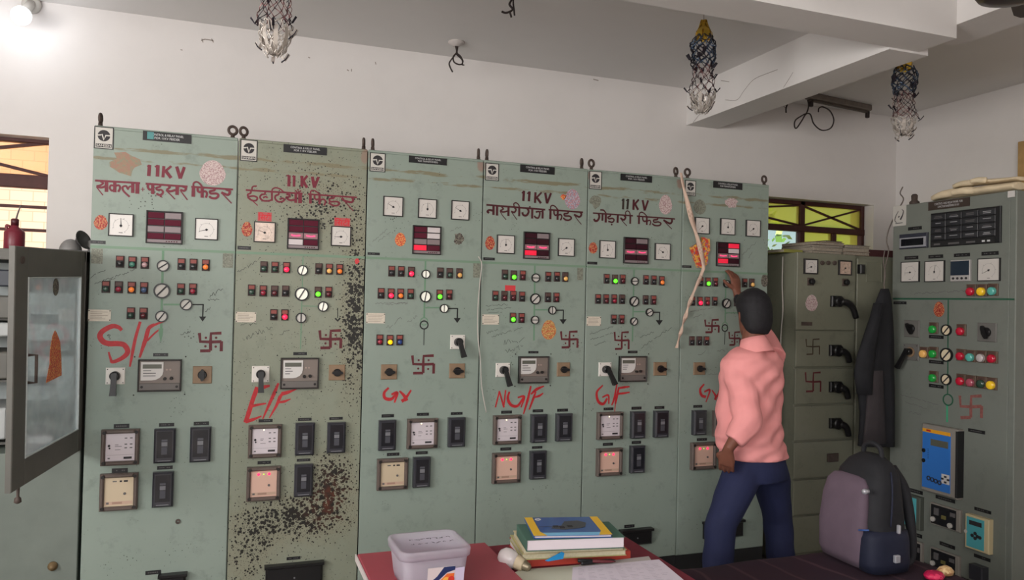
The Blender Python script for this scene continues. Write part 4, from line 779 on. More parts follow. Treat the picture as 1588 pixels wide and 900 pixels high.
a0,b0,a1,b1 = RF.rect('rt',322,238,787,472); mb = MB(); RF.box(mb, a0, b0, a1, b1, 0, .012, BLK, .003); RF.box(mb, a0+.004, b0+.004, a1-.03, b0+.03, .012, .014, BLKM)
for k, (u, w_) in enumerate(((.06,.12),(.28,.2),(.54,.16),(.76,.05),(.83,.05))): RF.box(mb, a0+(a1-a0)*u, b0+.010, a0+(a1-a0)*(u+w_*.8), b0+.020, .014, .0143, TXTW if k > 2 else INK)
o = PR.put(mb, 'annunciator'); cw = (a1-a0-.03)/4; chh = (b1-b0-.045)/4
for k in range(16):
    i, j = k % 4, k // 4; x0 = a0+.006+i*cw; y0 = b1-.008-(j+1)*chh; mb = MB(); RF.box(mb, x0+.003, y0+.003, x0+cw-.003, y0+chh-.003, .012, .018, ANW['k'], .002)
    for l in range(rn.choice((1, 2, 2))): wd = rn.uniform(.35, .6)*cw; RF.box(mb, x0+(cw-wd)/2, y0+chh*(.55-.2*l), x0+(cw+wd)/2, y0+chh*(.65-.2*l), .018, .0184, INK if rn.random() < .5 else M('annun_text', (150, 150, 152), .5))
    PR.put(mb, 'annunciator_window', o)
a0,b0,a1,b1 = RF.rect('rt',115,396,300,495); mb = MB(); RF.box(mb, a0, b0, a1, b1, 0, .014, M('readout_case', (52, 54, 66), .4), .003); RF.box(mb, a0+.006, b0+.008, a1-.006, b1-.024, .014, .016, M('readout_bezel', (150, 150, 156), .4)); o = PR.put(mb, 'digital_readout')
mb = MB(); RF.box(mb, a0+.018, b0+.018, a1-.024, b1-.032, .016, .017, M('screen_black', (22, 22, 28), .15, coat=.5)); PR.put(mb, 'display', o)
PR.meter('rt',(123,583,244,718),185); PR.meter('rt',(280,577,411,717),80); PR.meter('rt',(632,560,781,712),205)
a0,b0,a1,b1 = RF.rect('rt',455,572,585,714); mb = MB(); RF.box(mb, a0, b0, a1, b1, 0, .014, M('meter_case_grey', (176, 172, 170), .4), .003); o = PR.put(mb, 'digital_meter')
mb = MB(); RF.box(mb, a0+.004, b0+(b1-b0)*.28, a1-.004, b1-.006, .014, .016, M('screen_navy', (42, 52, 66), .15, coat=.5)); PR.put(mb, 'display', o)
for k in range(4): mb = MB(); RF.cyl(mb, a0+(a1-a0)*(.17+.22*k), b0+(b1-b0)*.14, .007, .014, .018, INKD, 12); PR.put(mb, 'push_button', o)
for r_ in ((165,350,255,372),(142,545,232,568),(300,537,397,560),(470,527,575,550),(653,515,766,540),(68,847,153,866)): PR.tag('rt', r_)
for r_ in ((290,328,382,349),(290,488,382,509),(290,641,382,662)): PR.tag('rm', r_)
BRA = M('lamp_base_brown', (96, 76, 62), .45)
RL = {'g': lens('bright_green', (30, 150, 60), .12), 'r': lens('bright_red', (186, 24, 52), .08), 'o': LENS['a'], 't': lens('teal', (90, 176, 164), .05), 'w': lens('clear', (196, 186, 186)), 'y': lens('bright_yellow', (235, 190, 40), .15), 'p': lens('rose', (176, 84, 100)), 'dg': LENS['dg']}
def rlamp(q, x, y, k):
    a, b = RF.uv(q, x, y); mb = MB(); RF.box(mb, a-.030, b-.032, a+.030, b+.036, 0, .010, BRA, .003); RF.box(mb, a-.022, b+.018, a+.022, b+.032, .010, .012, LTAGG, .001); o = PR.put(mb, 'indicator_lamp')
    mb = MB(); RF.cyl(mb, a, b-.006, .024, .010, .022, RL[k], 20, .002); RF.dome(mb, a, b-.006, .024, .022, .008, RL[k]); PR.put(mb, 'lens', o, {'g': 'green lens', 'r': 'red lens', 'o': 'orange lens', 't': 'teal lens', 'w': 'clear lens', 'y': 'yellow lens', 'p': 'rose lens'}.get(k))
for q, x, y, k in (('rt',588,775,'r'),('rt',660,775,'y'),('rt',732,772,'t'),('rm',322,285,'g'),('rm',322,440,'g'),('rm',322,593,'g'),('rm',262,440,'o'),('rm',498,297,'r'),('rm',497,455,'r'),('rm',560,462,'t'),('rm',628,466,'w'),('rm',697,470,'r'),('rm',497,613,'r'),('rm',562,622,'p'),('rm',628,630,'dg'),('rm',692,638,'y')): rlamp(q, x, y, k)
WHT_, = (WHT,); WHT = M('semaphore_cream', (222, 206, 176), .4)
for x, y, r_, an in ((404,296,36,48),(404,453,44,48),(402,609,36,45)): PR.disc('rm', x, y, r_, an)
WHT = WHT_
GPL = M('switch_plate_grey', (108, 106, 102), .45)
def gsw(rect, ang):
    global SWB; k = SWB; SWB = GPL; PR.sswitch('rm', rect, ang); SWB = k
gsw((135,233,232,340), 120); gsw((600,250,722,370), 110); PR.cswitch('rm',(130,383,228,487),(137,535),GPL)
PR.sticker('rm',(318,115,388,213),'red'); PR.swastika('rm',482,700,628,850,20,M('paint_faded_red',(134,82,76),.7,noise=.2,nscale=60),False)
PR.scrib('rt',[(205,795,555,775,7)],3,INK); PR.scrib('rm',[(110,705,350,770,5),(140,750,275,795,4),(160,815,240,830,8)],2.5,INK)
# tall blue relay
CASE = M('relay_case_grey', (140, 134, 126), .4); BLU = M('relay_blue', (52, 116, 196), .35, coat=.4); ORG = M('relay_orange', (226, 160, 40), .4); TEA = M('relay_teal', (84, 170, 178), .35, coat=.3); CRE = M('relay_cream_frame', (206, 190, 150), .4)
a0,b0,a1,b1 = RF.rect('rl',243,76,442,455); mb = MB(); RF.box(mb, a0, b0, a1, b1, 0, .05, CASE, .008); RF.box(mb, a1-.010, b0+.01, a1+.004, b1-.01, 0, .052, BLKM, .002); o = PR.put(mb, 'feeder_relay')
X = lambda u: a0+.010+(a1-a0-.05)*u; Y = lambda v: b0+.025+(b1-b0-.05)*v
mb = MB(); RF.box(mb, X(0), Y(0), X(1), Y(1), .05, .053, BLU, .001); RF.box(mb, X(.0), Y(.94), X(1), Y(1), .053, .0535, ORG); RF.box(mb, X(.14), Y(.955), X(.3), Y(.985), .0535, .0537, RED)
for u in (.02,): 
    for v in (.62, .45): RF.cyl(mb, X(u+.04), Y(v), .012, .053, .058, BLK, 12)
for k in range(6): RF.box(mb, X(.2), Y(.50+.03*k), X(.23), Y(.51+.03*k), .053, .0534, INKD)
PR.put(mb, 'relay_faceplate', o, 'blue relay face'); mb = MB(); RF.box(mb, X(.30), Y(.73), X(.92), Y(.84), .053, .055, LCD, .001); PR.put(mb, 'display', o)
for k in range(4): mb = MB(); RF.ring(mb, X(.25+.13*k), Y(.17-.01*k), .008, .014, .053, .056, INKD, 14); PR.put(mb, 'push_button', o)
mb = MB(); RF.box(mb, X(.70), Y(.14), X(.98), Y(.30), .053, .0534, EMW); 
for u, v in ((.84,.26),(.74,.22),(.94,.22),(.84,.17)): RF.box(mb, X(u-.04), Y(v-.015), X(u+.04), Y(v+.015), .0534, .057, INKD, .001)
PR.put(mb, 'keypad', o)
def teal(rect, frame, keys):
    a0,b0,a1,b1 = RF.rect('rl',*rect); mb = MB(); RF.box(mb, a0, b0, a1, b1, 0, .035, frame, .005); o = PR.put(mb, 'compact_relay'); w, h = a1-a0, b1-b0
    mb = MB(); RF.box(mb, a0+w*.08, b0+h*.06, a1-w*.18, b1-h*.06, .035, .037, TEA, .001)
    if not keys:
        for k in range(7): RF.box(mb, a0+w*.14, b1-h*(.14+.06*k), a0+w*(.3+.04*(k%3)), b1-h*(.12+.06*k), .037, .0374, INKD)
    PR.put(mb, 'relay_faceplate', o, 'teal relay face')
    if keys:
        mb = MB(); RF.box(mb, a0+w*.2, b1-h*.28, a1-w*.28, b1-h*.15, .037, .039, INKD, .001); PR.put(mb, 'display', o)
        for u, v in ((.34,.42),(.46,.50),(.46,.36),(.56,.43),(.66,.42)): mb = MB(); RF.cyl(mb, a0+w*u, b0+h*v, .010, .037, .040, INKD, 10); PR.put(mb, 'push_button', o)
    mb = MB(); RF.cyl(mb, a0+w*(.5 if not keys else .06), b0+h*(.08 if not keys else .48), .010, .035, .040, WHT, 12); PR.put(mb, 'cover_screw', o)
teal((122,456,225,638), RGD, False); teal((475,575,608,765), CRE, True)
def tblock(rect):
    a0,b0,a1,b1 = RF.rect('rl',*rect); w, h = a1-a0, b1-b0; mb = MB(); RF.box(mb, a0, b0, a1, b1, 0, .02, CASE, .004); RF.box(mb, a0+w*.05, b0+h*.06, a1-w*.12, b1-h*.06, .02, .022, AUXI); o = PR.put(mb, 'test_block')
    mb = MB(); RF.box(mb, a0+w*.18, b0+h*.50, a0+w*.32, b0+h*.82, .022, .034, INK, .003); PR.put(mb, 'test_link', o); mb = MB(); RF.box(mb, a0+w*.70, b0+h*.62, a0+w*.86, b0+h*.80, .022, .03, INK, .003); PR.put(mb, 'test_link', o); mb = MB(); RF.box(mb, a0+w*.42, b0+h*.4, a0+w*.56, b0+h*.56, .022, .028, M('olive_label', (110, 104, 60), .5)); PR.put(mb, 'test_label', o)
    for u, v in ((.13,.26),(.70,.20)): mb = MB(); RF.cyl(mb, a0+w*u, b0+h*v, .015, .022, .034, WHT, 14, .003); PR.put(mb, 'terminal_knob', o)
tblock((270,519,438,640)); tblock((270,770,432,885)); tblock((160,712,225,860))
for r_ in ((470,95,563,114),(140,427,218,447),(290,470,397,490),(312,727,397,747),(505,535,597,553),(502,796,593,815),(150,668,215,688)): PR.tag('rl', r_)
a0,b0,a1,b1 = RF.rect('rl',505,845,582,930); mb = MB(); RF.box(mb, a0, b0, a1, b1, 0, .05, AUX, .006); PR.put(mb, 'test_socket')
mb = MB(); lathe(mb, (RX+.06, RYL-.11, RZT), (0,0,1), [(.03,0),(.03,.02),(.018,.03),(.02,.06),(.012,.07)], RUST, 12); PR.put(mb, 'lifting_lug')
mb = MB(); a, b = RF.uv('rt',852,130); RF.box(mb, a-.02, b-.02, a+.02, b+.015, 0, .004, EMW); PR.put(mb, 'paper_scrap')
# thin wires tied at its top corner
def wire(name, pts, r, mat, label, cat, group=None): mb = MB(); tube(mb, pts, r, mat, 6); return mb.build(name, label=label, cat=cat, group=group)
WG = M('wire_grey', (110, 100, 94), .6); WB = M('wire_black', (46, 36, 34), .6); WW = M('cord_white', (190, 184, 176), .7)
y_ = -.06
wire('loose_wire', [atY(1400,290,y_), atY(1396,300,y_), atY(1401,310,y_), atY(1390,330,y_), atY(1378,357,y_), atY(1375,375,y_), atY(1378,390,y_), atY(1372,420,y_), atY(1371,452,y_)], .004, WG, 'thin wire trailing down from the top corner of the grey cabinet', 'wire')
# ================================================================== DIM SWITCHBOARD in the corner
DG = green_paint('switchboard_olive', (124, 124, 108), chips=.8, tan=False); DX0, DX1, DZ = 3.94, 5.0, 2.005
DF = Face((0, 0, 0), (1, 0, 0), (0, 0, 1))
db = empty('distribution_board', ((DX0+DX1)/2, .2, 0), 'dim olive distribution board with stacked switch compartments in the corner', 'switchboard'); PD = Panel(db, DF, 8)
mb = MB(); wbox(mb, (DX0, .012, .02), (DX1, .62, DZ), DG, .004); PD.put(mb, 'cabinet_body')
xl = DF.uv('dt',215,600)[0]; xr = DF.uv('dt',568,600)[0]; zt = DF.uv('dt',390,405)[1]; z1_ = DF.uv('dt',390,870)[1]
mb = MB(); DF.box(mb, xl, z1_, xr, zt, -.012, .006, DG, .003); PD.put(mb, 'door', label='upper switch door')
zl = [DF.uv('dl',170,y)[1] for y in (70, 197, 322, 443, 570, 692, 820)]
for k in range(6): mb = MB(); DF.box(mb, xl, zl[k+1]+.006, xr, zl[k]-.006, -.012, .006, DG, .003); PD.put(mb, 'compartment_door')
mb = MB(); xr2 = DF.uv('dt',582,500)[0]; DF.box(mb, xr2, .05, DX1-.01, zt-.02, -.012, .006, DG, .003); PD.put(mb, 'door', label='plain side door')
F0 = PD.F; PD.F = Face((0, -.006, 0), (1, 0, 0), (0, 0, 1))
PD.meter('dt',(258,437,341,530),200,False,.008); PD.meter('dt',(468,447,546,537),215,True,.008)
for x in (370,407,445): mb = MB(); a,b = PD.F.uv('dt',x,462); PD.F.cyl(mb, a, b, .014, 0, .012, RUST, 12, .003); PD.put(mb, 'indicator_lamp')
for x,y in ((300,575),(510,580)): mb = MB(); a,b = PD.F.uv('dt',x,y); PD.F.box(mb, a-.024,b-.024,a+.024,b+.024,0,.006,RUST,.002); PD.F.cyl(mb, a, b, .018, .006, .03, HAND, 12, .004); PD.put(mb, 'selector_switch')
PD.sticker('dt',(270,655,345,755),'pale'); mb = MB(); a0,b0,a1,b1 = PD.F.rect('dt',245,820,310,843); PD.F.box(mb,a0,b0,a1,b1,0,.002,RUST); PD.put(mb,'rating_plate')
def rot_handle(q, rect, tip):
    a0,b0,a1,b1 = PD.F.rect(q,*rect); mb = MB(); PD.F.box(mb,a0,b0,a1,b1,0,.02,HAND,.006); cx,cy = (a0+a1)/2,(b0+b1)/2; tx,ty = PD.F.uv(q,*tip); PD.F.cyl(mb,cx,cy,(a1-a0)*.42,.02,.05,HAND,18,.006)
    tube(mb,[PD.F.P(cx,cy,.05),PD.F.P(cx+(tx-cx)*.45,cy+(ty-cy)*.12,.06),PD.F.P(cx+(tx-cx)*.75,cy+(ty-cy)*.4,.065),PD.F.P(tx,ty,.065)],[.022,.022,.02,.018],HAND,10); PD.put(mb,'rotary_handle')
rot_handle('dt',(420,662,482,728),(532,795)); rot_handle('dl',(186,120,224,158),(231,176)); rot_handle('dl',(186,244,224,280),(226,298)); rot_handle('dl',(186,368,222,402),(228,423))
mb = MB(); a0,b0,a1,b1 = PD.F.rect('dl',180,488,216,516); PD.F.box(mb,a0,b0,a1,b1,0,.012,RUST,.003); PD.put(mb,'switch_plate')
FSY = M('paint_faded_brown',(70,58,46),.7,noise=.2); PD.swastika('dl',108,96,156,152,5,FSY,False); PD.swastika('dl',106,208,160,278,6.5,BRN,False)
a,b = PD.F.uv('dt',600,500); mb = MB(); PD.F.box(mb,a-.02,b-.03,a+.02,b+.03,0,.03,HAND,.006); PD.put(mb,'door_lock'); mb = MB(); a0,b0,a1,b1 = PD.F.rect('dt',638,460,735,580); PD.F.frame(mb,a0,b0,a1,b1,.006,0,.004,DG); PD.put(mb,'blanking_plate')
PD.F = F0
# ledgers and folders on its roof
LP = [M('ledger_cream',(168,156,140),.8), M('ledger_grey',(120,116,110),.8), M('ledger_brown',(128,104,86),.8), M('ledger_dark',(52,46,48),.7), M('ledger_maroon',(70,36,38),.7), M('ledger_olive',(142,140,70),.7)]
PAPE = M('page_edges',(150,140,126),.8,noise=.25,nscale=140)
def flatbook(name, c, rz, L, Wd, Hh, cov, label, cat='book', group=None, spine=True, pages=None):
    c = Vector(c); r = Vector((math.cos(rz), math.sin(rz), 0)); u = Vector((-math.sin(rz), math.cos(rz), 0)); z = Vector((0,0,1)); t = .0025
    root = empty(name, c, label, cat, group); mb = MB()
    obox(mb, c + z*(t/2), r, u, z, L/2, Wd/2, t/2, cov, t*.2); obox(mb, c + z*(Hh-t/2), r, u, z, L/2, Wd/2, t/2, cov, t*.2)
    if spine: obox(mb, c + u*(Wd/2-t/2)*(1 if spine == True else -1) + z*(Hh/2), r, u, z, L/2, t/2, Hh/2-t, cov, t*.2)
    mb.build('cover', root); mb = MB(); obox(mb, c + z*(Hh/2) + u*(.0 if spine == True else .002), r, u, z, L/2-.004, Wd/2-.005, Hh/2-t, pages or PAPE, .001); mb.build('pages', root); return root
z = DZ + .0005
def topx(x, Y): return atY(x, 388, Y).x
cA = (topx(1262,.13)+.0, .16); cB = (topx(1305,.13)+.02, .16)
hts = [(.018,0,LP[1]),(.022,.05,LP[0]),(.015,-.04,LP[1]),(.02,.03,LP[2])]
zz = z
for k,(h_,rz,mt) in enumerate(hts): flatbook('ledger',(cA[0]+.006*k,cA[1],zz),rz,.25,.30,h_,mt,['bottom ledger of the left pile on the olive board','grey-edged ledger second from bottom of the left pile','third ledger up in the left pile on the olive board','brown ledger topping the left pile on the olive board'][k],group='ledgers piled on the switchboard'); zz += h_+.0005
zb = z
for k,(h_,rz,mt) in enumerate([(.024,.02,LP[2]),(.02,-.05,LP[0]),(.022,.06,LP[1])]): flatbook('ledger',(cB[0]+.0,cB[1],zb),rz,.21,.30,h_,mt,['bottom ledger of the right pile on the olive board','pale ledger in the middle of the right pile on the olive board','grey ledger topping the right pile on the olive board'][k],group='ledgers piled on the switchboard'); zb += h_+.0005
flatbook('notebook',(cA[0]+.09,cA[1],zz),.15,.16,.2,.014,LP[3],'small black notebook lying on the left ledger pile')
flatbook('folder',(topx(1350,.05)+.085,.17,z),-.05,.25,.30,.045,LP[4],'maroon file folder at the right end of the board roof','folder',None,'front'); flatbook('folder',(topx(1222,.15)-.055,.2,z),.1,.16,.3,.02,LP[5],'olive yellow folder at the left end of the board roof','folder',None,'front')
wire('white_string',[atX(1214,398,DX0-.012),atX(1213,440,DX0-.012),atX(1214,480,DX0-.012),atX(1211,520,DX0-.012),atX(1210,580,DX0-.012)],.004,WW,'white cord hanging down the side of the olive distribution board','cord')
# ================================================================== LEFT CABINET with open glazed door
LG = M('left_cabinet_grey',(112,120,112),.5,noise=.08,nscale=8); LGD = M('left_cabinet_frame',(92,90,84),.5,noise=.08,nscale=12); INSB = M('cabinet_inner',(190,196,194),.6)
LX0, LX1, LZ, LB = -1.05, -.012, atY(136,390,0).z, atY(127,699,0).z
lc = empty('relay_cabinet',((LX0+LX1)/2,.25,0),'grey relay cabinet at far left with its glazed door swung open','cabinet'); 
mb = MB()
wbox(mb,(LX0,.0,0),(LX1,.55,LB-.0),LG,.003); wbox(mb,(LX0,.0,LB),(LX0+.03,.55,LZ),LGD); wbox(mb,(LX1-.03,.0,LB),(LX1,.55,LZ),LGD); wbox(mb,(LX0,.52,LB),(LX1,.55,LZ),INSB); wbox(mb,(LX0,.0,LZ-.05),(LX1,.55,LZ),LGD,.003)
mb.build('cabinet_body',lc)
LF = Face((0,.0,0),(1,0,0),(0,0,1)); mb = MB()
for k in range(3):
    zs = LB+.03+k*.28; wbox(mb,(LX0+.03,.12,zs-.012),(LX1-.03,.52,zs),LGD)
mb.build('shelf_rails',lc)
DEVW = M('device_white',(166,168,166),.5); DEVG = M('device_dark',(50,54,62),.4)
for k,(x_,z_,w_,h_,mt) in enumerate(((-.42,LZ-.13,.20,.075,DEVG),(-.42,LZ-.26,.20,.10,LGD),(-.42,LZ-.36,.2,.06,DEVW),(-.42,LZ-.52,.2,.12,LGD),(-.42,LB+.12,.2,.14,DEVW),(-.16,LZ-.30,.26,.22,DEVW),(-.16,LZ-.58,.26,.2,DEVW),(-.16,LB+.05,.24,.14,LGD),(-.75,LZ-.3,.3,.2,DEVW))):
    mb = MB(); wbox(mb,(x_-w_/2,.07,z_-h_/2),(x_+w_/2,.40,z_+h_/2),mt,.006); o = mb.build('relay_unit',lc); mb = MB(); wbox(mb,(x_-w_*.3,.064,z_-h_*.15),(x_+w_*.1,.07,z_+h_*.05),WHT if mt is not DEVW else DEVG); mb.build('unit_label',o)
fp = atD(21,574,2.753); zt_, zb_ = atD(21,382,2.753).z, atD(15,766,2.753).z; hg = Vector((-.012,-.004,(LZ+LB)/2)); fr = Vector((fp.x,fp.y,(zt_+zb_)/2))
rr_ = (hg-fr); Ld = rr_.length; rr_.normalize(); nn_ = rr_.cross(Vector((0,0,1))).normalized(); uu_ = nn_.cross(rr_).normalized(); hD = ((zt_-zb_)+(LZ-LB))/4
GF = Face(fr - uu_*hD, rr_, uu_)
mb = MB(); g = [GF.uv('p',x,y) for x,y in ((43.5,429),(127.5,430),(121,667),(39,711))]; ga0 = (g[0][0]+g[3][0])/2; ga1 = (g[1][0]+g[2][0])/2; gb1 = (g[0][1]+g[1][1])/2; gb0 = (g[2][1]+g[3][1])/2
ga1 = min(ga1, Ld-.05); HH = 2*hD
GF.box(mb,0,0,ga0,HH,-.022,0,LGD,.003); GF.box(mb,ga1,0,Ld-.004,HH,-.022,0,LGD,.003); GF.box(mb,ga0,0,ga1,gb0,-.022,0,LGD,.003); GF.box(mb,ga0,gb1,ga1,HH,-.022,0,LGD,.003); GF.frame(mb,ga0,gb0,ga1,gb1,.004,-.010,.003,M('glazing_bead',(190,196,194),.4))
GF.cyl(mb,ga0*.5,HH-.05,.014,0,.004,RUST,14)
dr = mb.build('door',lc,label='open glazed door')
m_ = bpy.data.materials.new('door_glass'); m_.use_nodes = True; n_ = m_.node_tree; n_.nodes.clear(); out = n_.nodes.new('ShaderNodeOutputMaterial'); t_ = n_.nodes.new('ShaderNodeBsdfTransparent'); t_.inputs[0].default_value = (.86,.93,.95,1); g_ = n_.nodes.new('ShaderNodeBsdfGlossy'); g_.inputs['Roughness'].default_value = .03; d_ = n_.nodes.new('ShaderNodeBsdfDiffuse'); d_.inputs[0].default_value = (.74,.80,.82,1)
ns = n_.nodes.new('ShaderNodeTexNoise'); ns.inputs['Scale'].default_value = 9; ge = n_.nodes.new('ShaderNodeNewGeometry'); n_.links.new(ge.outputs['Position'],ns.inputs['Vector']); mr = n_.nodes.new('ShaderNodeMapRange'); mr.inputs[1].default_value=.35; mr.inputs[2].default_value=.75; mr.inputs[3].default_value=.35; mr.inputs[4].default_value=.65; n_.links.new(ns.outputs['Fac'],mr.inputs[0])
x1_ = n_.nodes.new('ShaderNodeMixShader'); n_.links.new(mr.outputs[0],x1_.inputs[0]); n_.links.new(t_.outputs[0],x1_.inputs[1]); n_.links.new(d_.outputs[0],x1_.inputs[2]); x2_ = n_.nodes.new('ShaderNodeMixShader'); x2_.inputs[0].default_value=.16; n_.links.new(x1_.outputs[0],x2_.inputs[1]); n_.links.new(g_.outputs[0],x2_.inputs[2]); n_.links.new(x2_.outputs[0],out.inputs[0])
mb = MB(); GF.box(mb,ga0+.002,gb0+.002,ga1-.002,gb1-.002,-.010,-.006,m_); mb.build('pane',dr,label='dusty glass pane')
a,b = GF.uv('p',45,572); mb = MB(); tube(mb,[GF.P(a-.008,b+.052,0),GF.P(a-.008,b+.052,.028),GF.P(a-.008,b-.052,.028),GF.P(a-.008,b-.052,0)],.006,RUST,8,sub=1); mb.build('handle',dr)
def gst(rect, mt, shape):
    a0,b0,a1,b1 = GF.rect('p',*rect); mb = MB(); cx,cy,rx,ry = (a0+a1)/2,(b0+b1)/2,(a1-a0)/2,(b1-b0)/2
    P = [(cx+rx*math.cos(t),cy+ry*math.sin(t)) for t in [2*math.pi*k/18 for k in range(18)]] if shape == 'oval' else [(cx-rx,cy-ry),(cx+rx,cy-ry*.9),(cx+rx*.9,cy-ry*.2),(cx+rx*.7,cy+ry*.5),(cx+rx*.2,cy+ry*.92),(cx,cy+ry),(cx-rx*.3,cy+ry*.8),(cx-rx*.55,cy+ry*.3),(cx-rx*.6,cy-ry*.3)]
    GF.prism(mb,P,-.005,-.004,STK[mt]); mb.build('sticker',dr)
gst((84,432,93,459),'dark','oval'); gst((74,513,98,590),'orange','kite')
a,b = GF.uv('p',33,766); mb = MB(); lathe(mb,GF.P(max(a,.02),.0,-.011),(0,0,-1),[(.006,0),(.005,.035),(.011,.04),(.013,.055),(.006,.06)],RUST,12); mb.build('drop_bolt',dr)
a,b = PF.uv('p',82,878); mb = MB(); lathe(mb,(a,-.0,b),(0,-1,0),[(.020,0),(.020,.01),(.012,.012),(.012,.03)],M('lock_brass',(120,100,70),.5,metal=.3),14); mb.build('door_lock',lc)
# oil can and horn on the cabinet roof
RP = M('can_red',(112,34,48),.35); oc = atY(22,388,.22); oc.z = LZ+.0005; oc.x = atY(22,380,.22).x
t0 = empty('oil_can',oc,'dark red oil can with a thin spout on the left cabinet roof','oil can'); k_ = .9
mb = MB(); lathe(mb,oc,(0,0,1),[(.045*k_,0),(.047*k_,.004),(.047*k_,.085),(.042*k_,.092),(.018*k_,.11),(.016*k_,.13)],RP,22); mb.build('can_body',t0)
mb = MB(); lathe(mb,oc+Vector((0,0,.117)),(0,0,1),[(.018*k_,0),(.018*k_,.028),(.012*k_,.032)],M('cap_dark',(74,24,32),.4),18); mb.build('cap',t0); mb = MB(); tube(mb,[oc+Vector((.004,0,.145)),oc+Vector((.012,0,.18)),oc+Vector((.022,0,.215))],[.004,.0035,.002],INK,8); mb.build('spout',t0)
mb = MB(); tube(mb,[oc+Vector((-.016,-.01,.11)),oc+Vector((-.03,-.01,.115)),oc+Vector((-.03,-.01,.10)),oc+Vector((-.022,-.01,.09))],.006,RP,8); mb.build('handle',t0)
hc = atY(118,384,.10); hc.z = LZ+.0005; HG = M('horn_grey',(120,118,116),.5,metal=.2,noise=.1); HGD = M('horn_dark',(60,58,58),.5)
t1 = empty('alarm_horn',hc,'grey alarm horn with a dark bell beside the panels on the left cabinet','horn')
mb = MB(); c_ = hc+Vector((-.022,0,.022)); rings = [ell(c_+Vector((0,0,-.022+.0)),Vector((.048,0,0)),Vector((0,.045,0)))]+[ell(c_+Vector((0,0,-.022+.058*math.sin(t))),Vector((.048*math.cos(t),0,0)),Vector((0,.045*math.cos(t),0))) for t in (.3,.6,.9,1.2,1.5)]; loft(mb,rings,HG); mb.build('dome',t1)
mb = MB(); lathe(mb,hc+Vector((.012,-.01,.045)),(.75,-.45,.35),[(.012,-.01),(.020,.0),(.034,.018),(.044,.026),(.046,.029),(.040,.028),(.03,.018),(.014,.004)],HGD,22); mb.build('bell',t1)
mb = MB(); wbox(mb,(hc.x-.05,hc.y-.03,hc.z),(hc.x+.075,hc.y+.03,hc.z+.006),HGD); lathe(mb,hc+Vector((.062,0,.006)),(0,0,1),[(.014,0),(.016,.02),(.014,.045),(.008,.05)],HG,14); mb.build('base',t1)
# cream ceiling lamp at upper left
LMPE = M('bulb_lit',(255,255,255),.4,emit=6,ecol=(238,244,255)); lp = atY(50,9,.75-.0); 
la = empty('wall_lamp',(lp.x,.75,lp.z),'lit round bulb in a white holder high on the wall at top left','lamp'); lb = atY(34,23,.60)
mb = MB(); lathe(mb,(lp.x,.748,lp.z),(0,-1,0),[(.045,0),(.045,.02),(.03,.028)],WHT,22); mb.build('wall_plate',la); mb = MB(); dv = (lb-Vector((lp.x,.72,lp.z))); tube(mb,[Vector((lp.x,.722,lp.z)),Vector((lp.x,.722,lp.z))+dv*.75],[.022,.026],WHT,14,sub=1); mb.build('lamp_holder',la)
mb = MB(); ax_ = dv.normalized(); lathe(mb,lb-ax_*.04,tuple(ax_),[(.02,0),(.03,.015),(.044,.035),(.047,.055),(.04,.078),(.022,.092),(.004,.096)],LMPE,20); mb.build('bulb',la)
pl = bpy.data.lights.new('lamp_light','POINT'); pl.energy = 1.6; pl.color = (.9,.95,1); pl.shadow_soft_size = .06; po = bpy.data.objects.new('lamp_light',pl); COL.objects.link(po); po.location = lb+ax_*.1+Vector((0,-.06,0))
# ================================================================== CEILING THINGS
CROSE = M('ceiling_rose_white',(196,188,184),.6)
def dangling(c, label, strands, rose=True):
    t = empty('ceiling_wire',c,label,'wire','bare wires left hanging from the ceiling'); c = Vector(c)
    mb = MB(); lathe(mb,c,(0,0,-1),[(.05,0),(.05,.008),(.03,.016),(.022,.026)] if rose else [(.012,0),(.012,.006),(.006,.01)],CROSE if rose else WG,18); mb.build('ceiling_rose',t)
    for pts,r_ in strands: mb = MB(); tube(mb,pts,r_,WB,6); mb.build('cable',t)
c1 = atZ(708,65,CEIL); Yc = c1.y; q = lambda x,y: atY(x,y,Yc)
dangling(c1,'looped black cable hanging from a ceiling rose above the third panel',[([q(708,69),q(709,78),q(708,84),q(716,92),q(717,99),q(711,100),q(704,96),q(703,88),q(707,83)],.0045),([q(706,69),q(708,80),q(705,86),q(697,97),q(698,104),q(702,112)],.0045),([q(710,72),q(709,82),q(714,87),q(718,95),q(716,100),q(720,101)],.004)])
c2 = atZ(794,-12,CEIL); Yc2 = c2.y; q2 = lambda x,y: atY(x,y,Yc2)
dangling(c2,'twisted black cable stub hanging at the top edge above the fourth panel',[([q2(794,-12),q2(793,0),q2(790,7),q2(795,14),q2(791,18),q2(784,20),q2(778,18)],.0055),([q2(796,-11),q2(796,5),q2(797,15),q2(798,24)],.0045),([q2(790,18),q2(792,23),q2(793,27)],.005)],False)
# bare tube-light batten on the right bay ceiling
BT = M('batten_grey',(112,102,94),.6,noise=.15,nscale=30); pa, pb = atZ(1252,150,CEIL-.03), atZ(1348,170,CEIL-.03)
tb = empty('light_batten',(pa+pb)/2,'bare tube light batten fixed to the ceiling behind the cross beam','light fitting'); d_ = (pb-pa); L_ = d_.length; d_.normalize(); s_ = d_.cross(Vector((0,0,1))).normalized(); c_ = (pa+pb)/2
mb = MB(); obox(mb,c_+Vector((0,0,.008)),d_,s_,Vector((0,0,1)),L_/2,.028,.022,BT,.006); mb.build('batten',tb); mb = MB(); obox(mb,c_-Vector((0,0,.022)),d_,s_,Vector((0,0,1)),L_/2-.02,.012,.008,M('batten_strip',(84,74,66),.6),.003); mb.build('tube_channel',tb)
for e_ in (pa+d_*.04,pb-d_*.02): mb = MB(); obox(mb,e_-Vector((0,0,.04)),d_,s_,Vector((0,0,1)),.014,.012,.026,WB,.004); mb.build('lamp_socket',tb)
